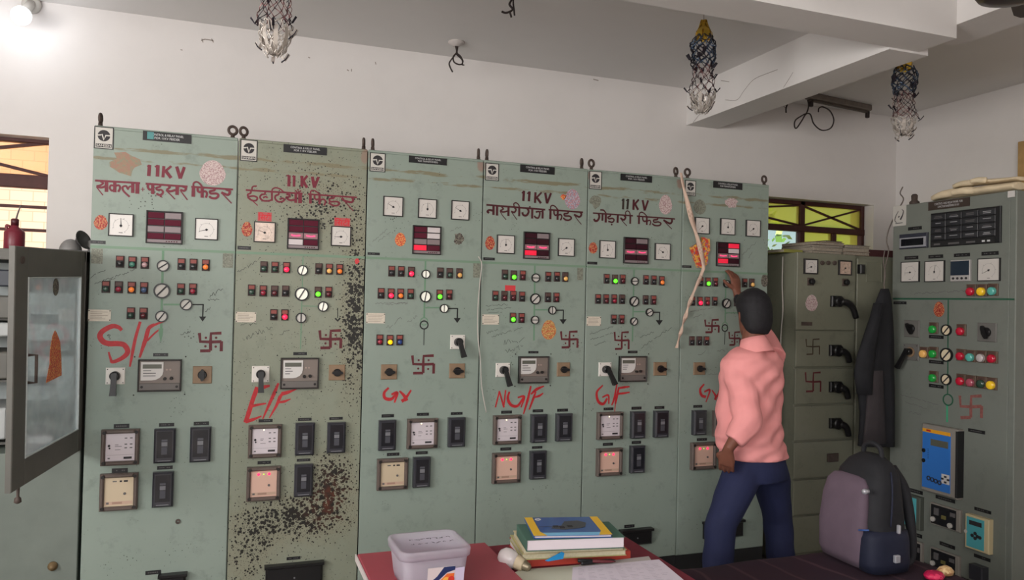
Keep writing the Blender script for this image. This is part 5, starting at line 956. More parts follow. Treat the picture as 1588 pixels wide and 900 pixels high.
Yb = (pa.y+pb.y)/2-.02; qb = lambda x,y: atY(x,y,Yb)
mb = MB(); tube(mb,[qb(1252,152),qb(1254,164),qb(1251,175),qb(1246,178),qb(1234,186),qb(1232,195),qb(1235,199),qb(1243,188),qb(1250,177),qb(1257,178),qb(1262,192),qb(1274,202),qb(1288,199),qb(1293,186),qb(1287,172),qb(1276,166),qb(1270,168),qb(1269,174)],.0048,WB,6); mb.build('hanging_cable',tb)
mb = MB(); tube(mb,[qb(1221,162),qb(1219,168),qb(1219,175)],.005,WB,6); mb.build('hanging_cable',tb)
# ceiling fan, only its hub dips into the frame
FB = M('fan_brown',(48,34,36),.35,coat=.3); fc = atZ(1572,2,2.80); fn = empty('ceiling_fan',(fc.x,fc.y,2.80),'dark brown ceiling fan hub at the top right corner','fan')
mb = MB(); lathe(mb,(fc.x,fc.y,2.80),(0,0,1),[(.03,0),(.075,.005),(.115,.02),(.135,.05),(.13,.09),(.08,.12),(.03,.13)],FB,32); mb.build('motor_housing',fn); mb = MB(); tube(mb,[(fc.x,fc.y,2.92),(fc.x,fc.y,3.10)],.012,FB,12,sub=1); lathe(mb,(fc.x,fc.y,3.19),(0,0,-1),[(.05,0),(.06,.03),(.03,.09),(.014,.1)],FB,20); mb.build('down_rod',fn)
for k in range(3):
    t_ = YAW and (math.pi/2 - YAW + math.radians(-40+120*k)); u_ = Vector((math.cos(t_),math.sin(t_),0)); w_ = Vector((-u_.y,u_.x,.12)).normalized(); mb = MB(); c0 = Vector((fc.x,fc.y,2.93)); rings = [[c0+u_*r_+w_*a_+Vector((0,0,z_)) for a_,z_ in ((-h_,0),(h_,0),(h_,.006),(-h_,.006))] for r_,h_ in ((.10,.03),(.18,.045),(.30,.06),(.58,.07),(.62,.05))]; loft(mb,rings,FB,False); mb.build('blade',fn)
# tinsel hangings
GOLD = M('foil_gold',(196,160,62),.25,metal=.8); FBLU = M('foil_blue',(70,84,104),.2,metal=.7); FDRK = M('foil_dark',(40,36,44),.3,metal=.5); FRED = M('foil_rose',(128,84,84),.25,metal=.7); FSIL = M('foil_silver',(196,188,180),.3,metal=.5)
def strip(mb, pts, w, mat, view):
    n = len(pts); vs = []; fs = []
    for i,p in enumerate(pts):
        d = (pts[min(i+1,n-1)]-pts[max(i-1,0)]).normalized(); s = d.cross(view(p)).normalized(); vs += [p+s*w/2,p-s*w/2]
    for i in range(n-1): fs.append((2*i,2*i+1,2*i+3,2*i+2))
    mb.add(vs,fs,mat)
def tinsel(top, L, R, seed, label, string):
    r_ = random.Random(seed); top = Vector(top); t = empty('tinsel_hanging',top,label,'decoration','foil tinsel hangings'); Zd = Vector((0,0,-1)); rad = lambda p: Vector((p.x-top.x,p.y-top.y,.001)).normalized()
    mb = MB(); tube(mb,[top,top+Zd*string],.0015,WG,5,sub=1); mb.build('string',t); c = top+Zd*string
    mb = MB()
    for k in range(7):
        a = 2*math.pi*k/7; u = Vector((math.cos(a),math.sin(a),0)); strip(mb,[c+u*R*.08,c+u*R*.35+Zd*L*.07,c+u*R*.7+Zd*L*.13,c+u*R*r_.uniform(.5,1.0)+Zd*L*.2],R*.55,GOLD,rad)
    mb.build('gold_cap',t)
    def net(name,z0,z1,prof,cols,rows,mat,mat2,w,spike):
        mb = MB(); G = []
        for i in range(rows+1):
            f = i/rows; rr = R*prof(f); row = []
            for k in range(cols):
                a = 2*math.pi*(k+.5*(i%2)+r_.uniform(-.2,.2))/cols; q = rr*r_.uniform(.84,1.14); row.append(c+Vector((math.cos(a)*q,math.sin(a)*q,0))+Zd*L*(z0+(z1-z0)*f+r_.uniform(-.008,.008)))
            G.append(row)
        for i in range(rows):
            for k in range(cols):
                for k2 in ((k,(k+1)%cols) if i%2 else ((k-1)%cols,k)):
                    p,q = G[i][k],G[i+1][k2]; m_ = (p+q)/2; m_ += rad(m_)*R*r_.uniform(-.06,.16); tube(mb,[p,m_,q],[w*.5,w*.32,w*.5],mat if r_.random()<.6 else mat2,4,sub=2)
        for k in range(spike):
            p = r_.choice(G[r_.randint(1,rows)]); u = rad(p); u.z = 0
            strip(mb,[p,p+u*R*.22+Zd*L*.03,p+u*R*.5-Zd*L*.012],w*2.2,mat2,lambda q_:Vector((0,.6,.8))); tube(mb,[p+Zd*L*.045,p+u*R*.3+Zd*L*.02,p+u*R*.48-Zd*L*.01],[w*.5,w*.4,w*.3],FDRK,4,sub=3)
        return mb.build(name,t)
    net('blue_net',.17,.47,lambda f:.80+.26*math.sin(math.pi*f),9,7,FBLU,FDRK,R*.15,6); net('rose_net',.45,.76,lambda f:.72+.35*f,8,6,FRED,FDRK,R*.07,8); net('silver_tassel',.74,.96,lambda f:1.05-.62*f*f,9,5,FSIL,FSIL,R*.11,6)
    mb = MB()
    for k in range(8):
        a = 2*math.pi*k/8; u = Vector((math.cos(a),math.sin(a),0)); strip(mb,[c+u*R*.95+Zd*L*.77,c+u*R*1.0+Zd*L*.83,c+u*R*.7+Zd*L*.90,c+u*R*.25+Zd*L*.95],R*.28,FSIL,rad)
    mb.build('silver_petals',t)
    mb = MB(); strip(mb,[c+Zd*L*.94,c+Zd*L*.98,c+Zd*L*1.03],R*.15,FSIL,rad); mb.build('tail',t)
tA = atZ(1092,10,CEIL); tinsel(tA,.50,.058,1,'gold-capped tinsel hanging in front of the cross beam',.07)
tB = atD(428,0,2.75); tinsel((tB.x,tB.y,CEIL),.52,.055,2,'tinsel hanging at the top edge above the second panel',CEIL-atD(428,103,2.75).z-.535)
tC = atD(1403,95,4.15); zb2 = atD(1403,221,4.15).z; zt2 = atD(1403,82,4.15).z; tinsel((tC.x,tC.y,CEIL),(zt2-zb2)/1.03,.056,3,'rightmost tinsel hanging in the right-hand bay',CEIL-zt2)
# cream ribbon with a bright packet on panel six, thin cord beside panel three
RB = M('ribbon_cream',(206,178,160),.8); Yr = -.03; qr = lambda x,y,d=0: atY(x,y,Yr-d)
mb = MB(); pts = [(1056,268,4),(1060,290,7),(1067,318,9),(1074,345,10),(1081,368,8),(1087,390,9),(1091,412,9),(1088,425,6),(1082,440,9),(1075,455,5),(1070,470,9),(1066,480,5),(1063,492,8),(1059,503,4),(1056,515,7),(1053,525,4),(1049,540,7)]
vs = []; fs = []; P_ = catmull([(x,y,w) for x,y,w in pts],4)
for i,p in enumerate(P_): w_ = p.z*.44*(.62+.38*abs(math.cos(i*.33))); tw = math.sin(i*.66)*.013; vs += [qr(p.x-w_,p.y,.004+tw),qr(p.x+w_,p.y,.004-tw),qr(p.x+w_,p.y,.001-tw),qr(p.x-w_,p.y,.001+tw)]
for i in range(len(P_)-1):
    for k in range(4): fs.append((4*i+k,4*i+(k+1)%4,4*i+4+(k+1)%4,4*i+4+k))
mb.add(vs,fs,RB,True); mb.build('cloth_ribbon',label='long twisted cream ribbon tied to the eyelet above the sixth panel',cat='ribbon')
mb = MB(); PKF = Face((0,-.012,0),(1,0,0),(0,0,1)); PK = [PKF.uv('p',x,y) for x,y in ((1070,384),(1088,374),(1088,368),(1099,371),(1100,388),(1096,396),(1097,408),(1090,416),(1081,415))]; PKF.prism(mb,PK,-.008,.010,sticker_mat('packet_pattern',((206,70,50),(226,170,70),(150,110,130)),75)); mb.build('offering_packet',label='red and yellow patterned packet tucked under the cream ribbon',cat='packet')
wire('white_string',[atY(x,y,-.02) for x,y in ((742,398),(747,410),(744,440),(741,480),(741,520),(745,560),(747,600),(754,640))],.0030,WW,'thin white cord hanging between the third and fourth panels','cord')
# rubber gloves lying on the grey cabinet roof
GLV = M('glove_cream',(222,204,172),.6,noise=.08)
def glove(name, pts, fingers, label):
    """pts: gauntlet-to-knuckle spine [(pos, halfwidth, halfheight)], fingers: [(points, radius)]"""
    mb = MB(); rings = []
    for i,(p,w,h) in enumerate(pts):
        d = (pts[min(i+1,len(pts)-1)][0]-pts[max(i-1,0)][0]).normalized(); s = d.cross(Vector((0,0,1))).normalized(); rings.append(ell(p,s*w,s.cross(d)*h,16))
    loft(mb,rings,GLV)
    for fp_,r_ in fingers: tube(mb,fp_,r_,GLV,10)
    return blobmesh(mb,.006,5).build(name,label=label,cat='glove',group='rubber gloves on the cabinet')
GX = RX+.075; zT = RZT+.004; gy = lambda x,y: atX(x,y,GX)
def gp(x,z,dx=0): v = atX(x,300,GX+dx); return Vector((GX+dx,v.y,zT+z))
glove('rubber_glove',[(gp(1583,.028),.06,.024),(gp(1555,.028),.065,.025),(gp(1525,.029),.07,.026),(gp(1495,.030),.07,.027),(gp(1475,.029),.062,.026),(gp(1464,.027),.045,.022)],
      [([gp(1480,.036,-.045),gp(1462,.03,-.055),gp(1450,.022,-.05)],[.026,.024,.018]),([gp(1480,.036,-.015),gp(1458,.03,-.02),gp(1446,.022,-.015)],[.026,.024,.018]),([gp(1480,.036,.015),gp(1458,.032,.015),gp(1447,.026,.02)],[.026,.024,.018]),([gp(1480,.036,.045),gp(1464,.032,.05),gp(1452,.028,.055)],[.025,.022,.017]),([gp(1508,.030,-.05),gp(1492,.032,-.075),gp(1476,.028,-.085)],[.024,.022,.018])],'cream rubber glove lying underneath on the grey cabinet')
glove('rubber_glove',[(gp(1586,.070,.02),.055,.012),(gp(1556,.074,.02),.06,.014),(gp(1530,.080,.02),.062,.017),(gp(1512,.084,.02),.058,.018),(gp(1502,.084,.02),.042,.016)],
      [([gp(1508,.080,-.03),gp(1494,.082,-.04),gp(1482,.078,-.038)],[.019,.018,.014]),([gp(1508,.080,-.005),gp(1492,.084,-.008),gp(1478,.08,-.005)],[.019,.018,.014]),([gp(1508,.080,.025),gp(1492,.084,.027),gp(1479,.08,.03)],[.019,.018,.014]),([gp(1508,.080,.05),gp(1496,.084,.056),gp(1485,.08,.06)],[.018,.016,.013]),([gp(1530,.078,-.045),gp(1518,.082,-.07),gp(1505,.08,-.08)],[.02,.018,.014])],'cream rubber glove lying on top of the other glove')
# yellow timber jamb beyond the cabinet at the right edge
WD = M('door_timber',(176,142,92),.6,noise=.12,nscale=15)
dx0 = atX(1583,350,RX1-.02); mb = MB(); wbox(mb,(RX1-.06,dx0.y-.95,0),(RX1,dx0.y,atX(1584,219,RX1-.06).z),WD,.004); struct('door_1',mb)
# ================================================================== COAT on a hook
CO = M('coat_black',(34,34,38),.85,noise=.15,nscale=12); CO2 = M('coat_grey_panel',(62,56,58),.9,noise=.12,nscale=14)
Yj = -.20; qj = lambda x,y,d=0: atY(x,y,Yj-d); jk = empty('hanging_jacket',qj(1365,690),'dark jacket hanging over the left edge of the grey cabinet','jacket')
prof = [(448,1366,1378,.020),(456,1363,1380,.035),(470,1358,1382,.05),(500,1347,1384,.065),(530,1337,1385,.075),(555,1330,1385,.08),(575,1327,1385,.08),(600,1330,1386,.085),(640,1334,1386,.085),(670,1333,1386,.085),(692,1331,1386,.085)]
mb = MB(); rings = []
for i,(y,xa,xb,dp) in enumerate(prof):
    A_, B_ = qj(xa,y), qj(xb,y); c = (A_+B_)/2; hw = (B_-A_)/2; f = i/(len(prof)-1); ring = []
    for k in range(36):
        t = 2*math.pi*k/36; fold = 1+.16*f*math.sin(t*7+i*.25)+.10*f*math.sin(t*4-1.2); ring.append(c+hw*math.cos(t)*(1+.03*math.sin(t*5)*f)+Vector((0,-dp*.55*math.sin(t)*fold,0)))
    rings.append(ring)
loft(mb,rings,CO); mb.build('body',jk)
mb = MB(); rings = []
for i,(y,xa,xb) in enumerate(((470,1357,1366),(510,1345,1362),(550,1330,1356),(580,1325,1354),(612,1330,1352))):
    A_, B_ = qj(xa,y,.035), qj(xb,y,.045); c = (A_+B_)/2; hw = (B_-A_)/2; rings.append([c+hw*math.cos(t)+Vector((0,-.028*math.sin(t)*(1+.15*math.sin(3*t+i)),0)) for t in [2*math.pi*k/18 for k in range(18)]])
loft(mb,rings,CO); mb.build('sleeve',jk)
mb = MB(); rings = []
for i,(y,xa,xb) in enumerate(((575,1352,1368),(610,1345,1370),(650,1342,1372),(688,1338,1374))):
    A_, B_ = qj(xa,y,.040), qj(xb,y,.040); c = (A_+B_)/2; hw = (B_-A_)/2; rings.append([c+hw*math.cos(t)+Vector((0,-.022*math.sin(t)*(1+.2*math.sin(4*t+i)),0)) for t in [2*math.pi*k/18 for k in range(18)]])
loft(mb,rings,CO2); mb.build('lining_panel',jk,label='greyish front panel')
mb = MB(); tube(mb,[qj(1372,450),qj(1371,440),qj(1373,425),qj(1370,405),qj(1372,388)],.0035,WG,6); mb.build('hanging_loop',jk)
# ================================================================== PERSON
def at(x,y,Y): return atY(x,y,Y)
PC = at(1170,600,-.47); PX, PY = PC.x, PC.y
fac = Vector((-.28,.96,0)).normalized(); lat = Vector((fac.y,-fac.x,0))          # facing the panels, turned a little left; lat = his right
SKIN = M('skin',(120,74,58),.55,noise=.06,nscale=30); HAIR = M('hair_black',(26,24,28),.7,noise=.3,nscale=60); SHIRT = M('shirt_pink',(244,160,158),.75,noise=.05,nscale=9); TROU = M('trousers_navy',(34,40,74),.8,noise=.08,nscale=10); SHOE = M('shoe_dark',(38,32,30),.5)
pr = empty('person',(PX,PY,0),'person in a pink shirt and navy trousers reaching up to the last panel','person')
def pz(y,Y=-.47,x=1170): return at(x,y,Y).z
hd = at(1168,488,-.45); Zh = Vector((0,0,1)); hf = Vector((.14,.99,0)); tilt = (Zh*.985+hf*.12).normalized()
nk = at(1167,528,-.48); shL = at(1143,566,-.50); shR = at(1202,556,-.39); elL = at(1160,652,-.63); wrL = at(1129,697,-.62); hipc = at(1174,705,-.47)
elR = at(1176,508,-.20); wrR = at(1143,456,-.075)
kL, kR = at(1118,815,-.55), at(1206,806,-.38); hL, hR = hipc-lat*.10+Vector((0,0,-.05)), hipc+lat*.10+Vector((0,0,-.05))
aL, aR = Vector((kL.x-.03,kL.y+.0,.09)), Vector((kR.x+.03,kR.y-.02,.09))
mb = MB()
def limb(mb,pts,mat,n=14,sub=5):
    tube(mb,[p for p,_ in pts],[r for _,r in pts],mat,n,sub=sub)
# head: ovoid of rings along the tilt axis
side = Vector((hf.y,-hf.x,0)); fh = (hf-tilt*hf.dot(tilt)).normalized()
rings = [ell(hd+tilt*z_+fh*o_,side*a_,fh*b_,20) for z_,a_,b_,o_ in ((-.125,.020,.03,.055),(-.112,.045,.055,.035),(-.085,.060,.075,.018),(-.05,.068,.088,.005),(-.01,.072,.095,.0),(.035,.074,.096,-.002),(.075,.064,.084,-.006),(.10,.043,.058,-.01),(.114,.012,.02,-.012))]
loft(mb,rings,SKIN); tube(mb,[hd+fh*.092+tilt*.0,hd+fh*.108-tilt*.03,hd+fh*.095-tilt*.045],[.010,.015,.012],SKIN,10)
tube(mb,[hd+fh*.088-tilt*.072-side*.022,hd+fh*.094-tilt*.072,hd+fh*.088-tilt*.072+side*.022],.008,SKIN,8)
for s_ in (-1,1): tube(mb,[hd+side*s_*.070+tilt*.018-fh*.005,hd+side*s_*.082+tilt*.005-fh*.016,hd+side*s_*.078-tilt*.025-fh*.008,hd+side*s_*.068-tilt*.032],[.010,.013,.010,.008],SKIN,8)
limb(mb,[(hd-tilt*.07-fh*.015,.056),(nk,.058),(nk-Zh*.06-fac*.0,.07)],SKIN)
tor = [(nk-Zh*.05,.10,.07),(nk-Zh*.10,.17,.09),(nk-Zh*.25,.165,.105),(nk-Zh*.42,.145,.105),(hipc,.15,.11),(hipc-Zh*.10,.15,.115)]
loft(mb,[ell(c,lat*a_,fac*b_,20) for c,a_,b_ in tor],SKIN)
limb(mb,[(shL,.052),((shL+elL)/2,.046),(elL,.038),(elL+(wrL-elL)*.4,.037),(wrL,.026)],SKIN); limb(mb,[(shR,.052),((shR+elR)/2,.045),(elR,.038),(elR+(wrR-elR)*.4,.036),(wrR,.026)],SKIN)
for h_,k_,a_ in ((hL,kL,aL),(hR,kR,aR)): limb(mb,[(h_,.082),((h_+k_)/2,.07),(k_,.052),(k_+(a_-k_)*.35,.052),(a_,.035)],SKIN); limb(mb,[(a_-Zh*.02,.035),(a_+fac*.06-Zh*.045,.034),(a_+fac*.14-Zh*.06,.025)],SKIN)
# left hand sliding into the trouser pocket: palm, four curled fingers, thumb outside
dn = (Vector((-.05,.05,-1))).normalized(); pw = lat*0+Vector((.62,-.5,0)); hs = fac
def hand(mb, w, along, across, nrm, curl, thumb, s=1.0):
    """w wrist, along towards the fingertips, across towards the little finger, nrm back of the hand"""
    rings = [ell(w+along*d,across*a_,nrm*b_,14) for d,a_,b_ in ((-.01,.024,.018),(.02,.032,.018),(.06,.042,.016),(.09,.043,.014),(.098,.036,.010))]; loft(mb,rings,SKIN)
    for i,(o_,L_) in enumerate(((-.031,.072),(-.010,.080),(.011,.075),(.031,.058))):
        b0 = w+along*.082+across*o_; p1 = b0+along*L_*.45+across*o_*.08-nrm*L_*curl*.25; p2 = p1+along*L_*.33-nrm*L_*curl*.5; p3 = p2+along*L_*.22*(1-curl*.5)-nrm*L_*curl*.45
        tube(mb,[b0-along*.02,b0,p1,p2,p3],[.0095,.0095,.0088,.008,.0065],SKIN,8,sub=3)
    tb = w+along*.028-across*.026; tube(mb,[tb+across*.012,tb-across*.022+along*.022*thumb[0]-nrm*.006,tb-across*.042*thumb[1]+along*.05*thumb[0]-nrm*.012,tb-across*.05*thumb[1]+along*.072*thumb[0]-nrm*.014],[.013,.0125,.0105,.008],SKIN,8,sub=3)
al = (at(1126,724,-.585)-wrL).normalized(); nl = (Vector((-.75,-.65,0))-al*al.dot(Vector((-.75,-.65,0)))).normalized(); hand(mb,wrL,al,al.cross(nl)*-1,nl,.35,(1.0,.25))
# right hand raised flat towards the panel, fingertips at its face
ar = (Vector((.02,.25,1))).normalized(); br = Vector((.25,-.95,.25)); br = (br-ar*ar.dot(br)).normalized(); cr = br.cross(ar)*-1
if cr.x < 0: cr = -cr
hand(mb,wrR,ar,cr,br,.45,(.75,1.25))
blobmesh(mb,.0052,3,.4).build('body',pr)
# hair cap, cut short at the neck, fringe forward
mb = MB()
rings = [ell(hd+tilt*z_+fh*o_,side*a_,fh*b_,22) for z_,a_,b_,o_ in ((-.112,.052,.030,-.050),(-.085,.070,.052,-.046),(-.04,.086,.076,-.034),(.01,.092,.092,-.020),(.05,.093,.101,-.010),(.09,.083,.097,-.004),(.12,.062,.076,-.002),(.142,.026,.036,-.004))]; loft(mb,rings,HAIR)
for i in range(5): u_ = (i-2)/2; tube(mb,[hd+tilt*.10+fh*.06+side*u_*.05,hd+tilt*.09+fh*.080+side*u_*.05,hd+tilt*.07+fh*.086+side*u_*.05],[.024,.02,.014],HAIR,8)
blobmesh(mb,.006,4).build('hair',pr,label='short black hair')
# shirt: torso, sleeves, collar fused into one cloth surface
mb = MB()
sT = [(nk-Zh*.035,.078,.068,.0),(nk-Zh*.065,.150,.095,.0),(nk-Zh*.10,.190,.120,.0),(nk-Zh*.18,.190,.138,.0),(nk-Zh*.30,.185,.142,.01),(nk-Zh*.42,.182,.148,.015),(nk-Zh*.52,.186,.155,.015),(hipc-Zh*.015,.192,.158,.01)]
loft(mb,[ell(c+fac*o_,lat*a_,fac*b_,26,.85) for c,a_,b_,o_ in sT],SHIRT)
limb(mb,[(shL-Zh*.005,.078),(shL+(elL-shL)*.35,.080),(shL+(elL-shL)*.7,.076),(elL,.073),(elL+(wrL-elL)*.4,.066),(elL+(wrL-elL)*.72,.056)],SHIRT); limb(mb,[(shR-lat*.03,.078),(shR+(elR-shR)*.4,.068),(shR+(elR-shR)*.8,.058),(elR,.054),(elR+(wrR-elR)*.3,.045)],SHIRT)
sm = blobmesh(mb,.008,5)
# gentle folds
for i,v in enumerate(sm.v):
    f_ = math.sin(v.z*30+v.x*26+3*math.sin(v.y*9))*.0050+math.sin(v.z*55-v.x*38+2*math.sin(v.z*14))*.0034+math.sin((v.z-v.x*.9)*42+4*math.sin(v.y*6))*.0030; c_ = Vector((nk.x,nk.y,v.z)); d_ = (v-c_); d_.z = 0
    if d_.length > .05: sm.v[i] = v+d_.normalized()*f_
sm.mats = [SHIRT]; so_ = sm.build('shirt',pr,label='pink long-sleeved shirt')
mb = MB(); rings = []
cdir = (Zh*.94-fac*.02).normalized()
for z_,a_,b_ in ((-.075,.108,.090),(-.045,.094,.084),(-.012,.076,.074),(.012,.068,.066),(.012,.062,.060),(-.03,.070,.066)): rings.append(ell(nk+cdir*z_-fac*.006+fac*z_*.25,lat*a_,(fac-Zh*.30).normalized()*b_,24))
loft(mb,rings,SHIRT,cap=False); mb.build('collar',so_)
# trousers
mb = MB(); loft(mb,[ell(c,lat*a_,fac*b_,24,.9) for c,a_,b_ in ((hipc+Zh*.06,.155,.118),(hipc,.165,.128),(hipc-Zh*.07,.178,.142),(hipc-Zh*.13,.172,.138))],TROU)
for h_,k_,a_ in ((hL,kL,aL),(hR,kR,aR)): limb(mb,[(h_-Zh*.02,.102),(h_+(k_-h_)*.35,.100),(h_+(k_-h_)*.7,.088),(k_,.080),(k_+(a_-k_)*.4,.079),(a_+Zh*.03,.074),(a_-Zh*.045,.072)],TROU,16)
tm = blobmesh(mb,.009,5)
for i,v in enumerate(tm.v): tm.v[i] = v+Vector((math.sin(v.z*40+v.y*18)*.0025,math.sin(v.z*33+v.x*20)*.0025,0))
tm.build('trousers',pr,label='navy trousers')
for a_ in (aL,aR):
    mb = MB(); loft(mb,[ell(Vector((a_.x,a_.y,0))+fac*o_+Zh*z_,lat*w_,fac*l_,18) for z_,w_,l_,o_ in ((.0,.044,.13,.055),(.02,.047,.135,.055),(.045,.044,.125,.05),(.07,.036,.08,.01),(.09,.034,.055,-.01))],SHOE); mb.build('shoe',pr)
# ================================================================== TABLES
TR = M('table_red_top',(150,62,72),.5,noise=.06,nscale=6); TC = M('tablecloth_red',(112,34,48),.75,noise=.12,nscale=18); TED = M('table_edge_white',(196,186,182),.5); LEGM = M('table_leg_steel',(70,68,68),.5)
def table(name, x0, x1, y0, y1, h, top, label, cloth=False):
    t = empty(name,((x0+x1)/2,(y0+y1)/2,0),label,'table'); mb = MB(); wbox(mb,(x0,y0,h-.025),(x1,y1,h),top,.006); mb.build('tabletop',t)
    if not cloth: mb = MB(); wbox(mb,(x0-.004,y0,h-.024),(x0,y1,h-.002),TED); mb.build('edge_strip',t)
    mb = MB(); wbox(mb,(x0+.03,y0+.03,h-.10),(x1-.03,y1-.03,h-.026),LEGM); mb.build('apron',t)
    for x in (x0+.05,x1-.05):
        for y in (y0+.05,y1-.05): mb = MB(); wbox(mb,(x-.02,y-.02,0),(x+.02,y+.02,h-.026),LEGM); mb.build('leg',t)
    return t
table('desk',1.035,1.500,-2.35,-1.26,.78,TR,'desk with a plain red top and white edge, under the plastic box')
t2 = table('desk',1.512,2.06,-2.35,-1.235,.748,TR,'desk covered in dark red cloth under the pile of books',True)
mb = MB(); wbox(mb,(1.508,-2.36,.7485),(2.07,-1.225,.7520),TC,.001); wbox(mb,(2.0655,-2.36,.60),(2.07,-1.225,.7500),TC,.001); wbox(mb,(1.52,-1.2295,.55),(2.068,-1.225,.7500),TC,.001); mb.build('tablecloth',label='dark red patterned cloth on the desk under the books',cat='tablecloth')
TT = .7525
# plastic storage box
pm = bpy.data.materials.new('box_plastic'); pm.use_nodes = True; pn = pm.node_tree; pn.nodes.clear(); o_ = pn.nodes.new('ShaderNodeOutputMaterial'); a_ = pn.nodes.new('ShaderNodeBsdfTransparent'); b_ = pn.nodes.new('ShaderNodeBsdfTranslucent'); d_ = pn.nodes.new('ShaderNodeBsdfPrincipled'); d_.inputs['Base Color'].default_value = (.74,.71,.76,1); d_.inputs['Roughness'].default_value = .25; b_.inputs[0].default_value = (.8,.77,.82,1); a_.inputs[0].default_value = (.9,.87,.92,1)
m1 = pn.nodes.new('ShaderNodeMixShader'); m2 = pn.nodes.new('ShaderNodeMixShader'); m1.inputs[0].default_value = .45; pn.links.new(d_.outputs[0],m1.inputs[1]); pn.links.new(b_.outputs[0],m1.inputs[2]); m2.inputs[0].default_value = .55; pn.links.new(m1.outputs[0],m2.inputs[1]); pn.links.new(a_.outputs[0],m2.inputs[2]); pn.links.new(m2.outputs[0],o_.inputs[0])
LZt = .900; lidc = [atZ(x,y,LZt) for x,y in ((603,828),(707,820),(731,849),(616,863))]; lc_ = sum(lidc,Vector())/4; ux = ((lidc[1]-lidc[0])+(lidc[2]-lidc[3])).normalized(); uy = Vector((-ux.y,ux.x,0)); hx = (lidc[1]-lidc[0]).length/2*1.02; hy = .105
bx_ = empty('plastic_box',(lc_.x,lc_.y,.7805),'clear plastic food box with a scribbled lid on the red desk','box')
def rr(c,hx_,hy_,r_,n=6):
    out = []
    for sx,sy,t0_ in ((1,1,0),(-1,1,math.pi/2),(-1,-1,math.pi),(1,-1,1.5*math.pi)):
        for k in range(n): t = t0_+math.pi/2*k/(n-1); out.append(c+ux*(sx*(hx_-r_)+r_*math.cos(t))+uy*(sy*(hy_-r_)+r_*math.sin(t)))
    return out
C0 = Vector((lc_.x,lc_.y,0)); mb = MB(); loft(mb,[rr(C0+Zh*.7808,hx*.80,hy*.80,.02),rr(C0+Zh*.80,hx*.84,hy*.84,.025),rr(C0+Zh*.882,hx*.93,hy*.93,.03),rr(C0+Zh*.882,hx*.915,hy*.915,.03),rr(C0+Zh*.80,hx*.825,hy*.825,.025),rr(C0+Zh*.784,hx*.79,hy*.79,.02)],pm); mb.build('tub',bx_)
mb = MB(); loft(mb,[rr(C0+Zh*.874,hx*.985,hy*.985,.035),rr(C0+Zh*.893,hx,hy,.036),rr(C0+Zh*.900,hx*.98,hy*.98,.034),rr(C0+Zh*.900,hx*.90,hy*.90,.03),rr(C0+Zh*.896,hx*.88,hy*.88,.028)],pm); ld = mb.build('lid',bx_)
TF = Face((0,0,.8965),(1,0,0),(0,1,0)); mb = MB(); cen = C0
for row in range(2):
    for s_ in range(7):
        p0 = cen+ux*(-.06+s_*.02)+uy*(.03-.04*row); P_ = [(p0.x+ux.x*rn.uniform(0,.018)+uy.x*rn.uniform(-.008,.008),p0.y+ux.y*rn.uniform(0,.018)+uy.y*rn.uniform(-.008,.008)) for _ in range(4)]; TF.stroke(mb,P_,.0022,.0005,INKD,3)
mb.build('pen_scribble',ld)
sf = Face(C0-uy*hy*.91+Zh*.80,ux,(Zh-uy*.14).normalized()); mb = MB()
sf.box(mb,-.03,-.012,.055,.052,.001,.003,M('label_white',(206,198,196),.5)); sf.prism(mb,[(-.03,.0),(-.03,-.006),(.005,.012),(.03,.034),(.055,.040),(.055,.052),(.02,.052),(.0,.025)],.003,.0036,M('label_navy',(36,54,96),.4)); sf.prism(mb,[(.0,-.008),(.05,-.008),(.053,.03),(.03,.03),(.012,.012)],.003,.0037,M('label_orange',(220,110,50),.4)); sf.cyl(mb,.028,.008,.012,.0037,.0042,M('label_yellow',(236,180,80),.4),14); sf.cyl(mb,.044,.012,.010,.0037,.0045,M('label_red',(200,60,50),.4),14)
mb.build('product_label',bx_,label='orange and navy label'); mb = MB(); sf.box(mb,.055,-.010,.085,.045,.001,.0025,M('paper_lilac',(196,192,214),.6)); mb.build('paper_slip',bx_)
# books
def quadbook(name, px, z0, z1, cov, label, pages=None, cat='book', group='books piled on the desk', spine='left'):
    q4 = [atZ(x,y,z1) for x,y in px]; c = sum(q4,Vector())/4; e = ((q4[1]-q4[0])+(q4[2]-q4[3])).normalized(); L = ((q4[1]-q4[0]).length+(q4[2]-q4[3]).length)/2; n = Vector((-e.y,e.x,0)); Wd = (((q4[3]-q4[0]).dot(n))+((q4[2]-q4[1]).dot(n)))/2
    root = empty(name,(c.x,c.y,z0),label,cat,group); t = .002; mb = MB(); zc = (z0+z1)/2; C_ = Vector((c.x,c.y,0))
    obox(mb,C_+Zh*(z0+t/2+.0003),e,n,Zh,L/2,Wd/2,t/2,cov,.0004); obox(mb,C_+Zh*(z1-t/2),e,n,Zh,L/2,Wd/2,t/2,cov,.0004)
    if spine == 'left': obox(mb,C_+Zh*zc-e*(L/2-t/2),e,n,Zh,t/2,Wd/2,(z1-z0)/2-t,cov,.0004)
    elif spine == 'front': obox(mb,C_+Zh*zc-n*(Wd/2-t/2),e,n,Zh,L/2,t/2,(z1-z0)/2-t,cov,.0004)
    mb.build('cover',root); mb = MB(); obox(mb,C_+Zh*zc,e,n,Zh,L/2-.003,Wd/2-.003,(z1-z0)/2-t-.0004,pages or PGW,.001); mb.build('pages',root); return root, C_, e, n, L, Wd
PGW = M('page_white',(206,196,200),.7); PGC = M('page_cream',(196,188,158),.7,noise=.08,nscale=120)
quadbook('account_book',((818,868),(972,853),(944,826),(790,832)),TT,.784,M('cover_vermilion',(176,62,48),.6),'orange-red bound account book at the bottom of the pile',spine='front')
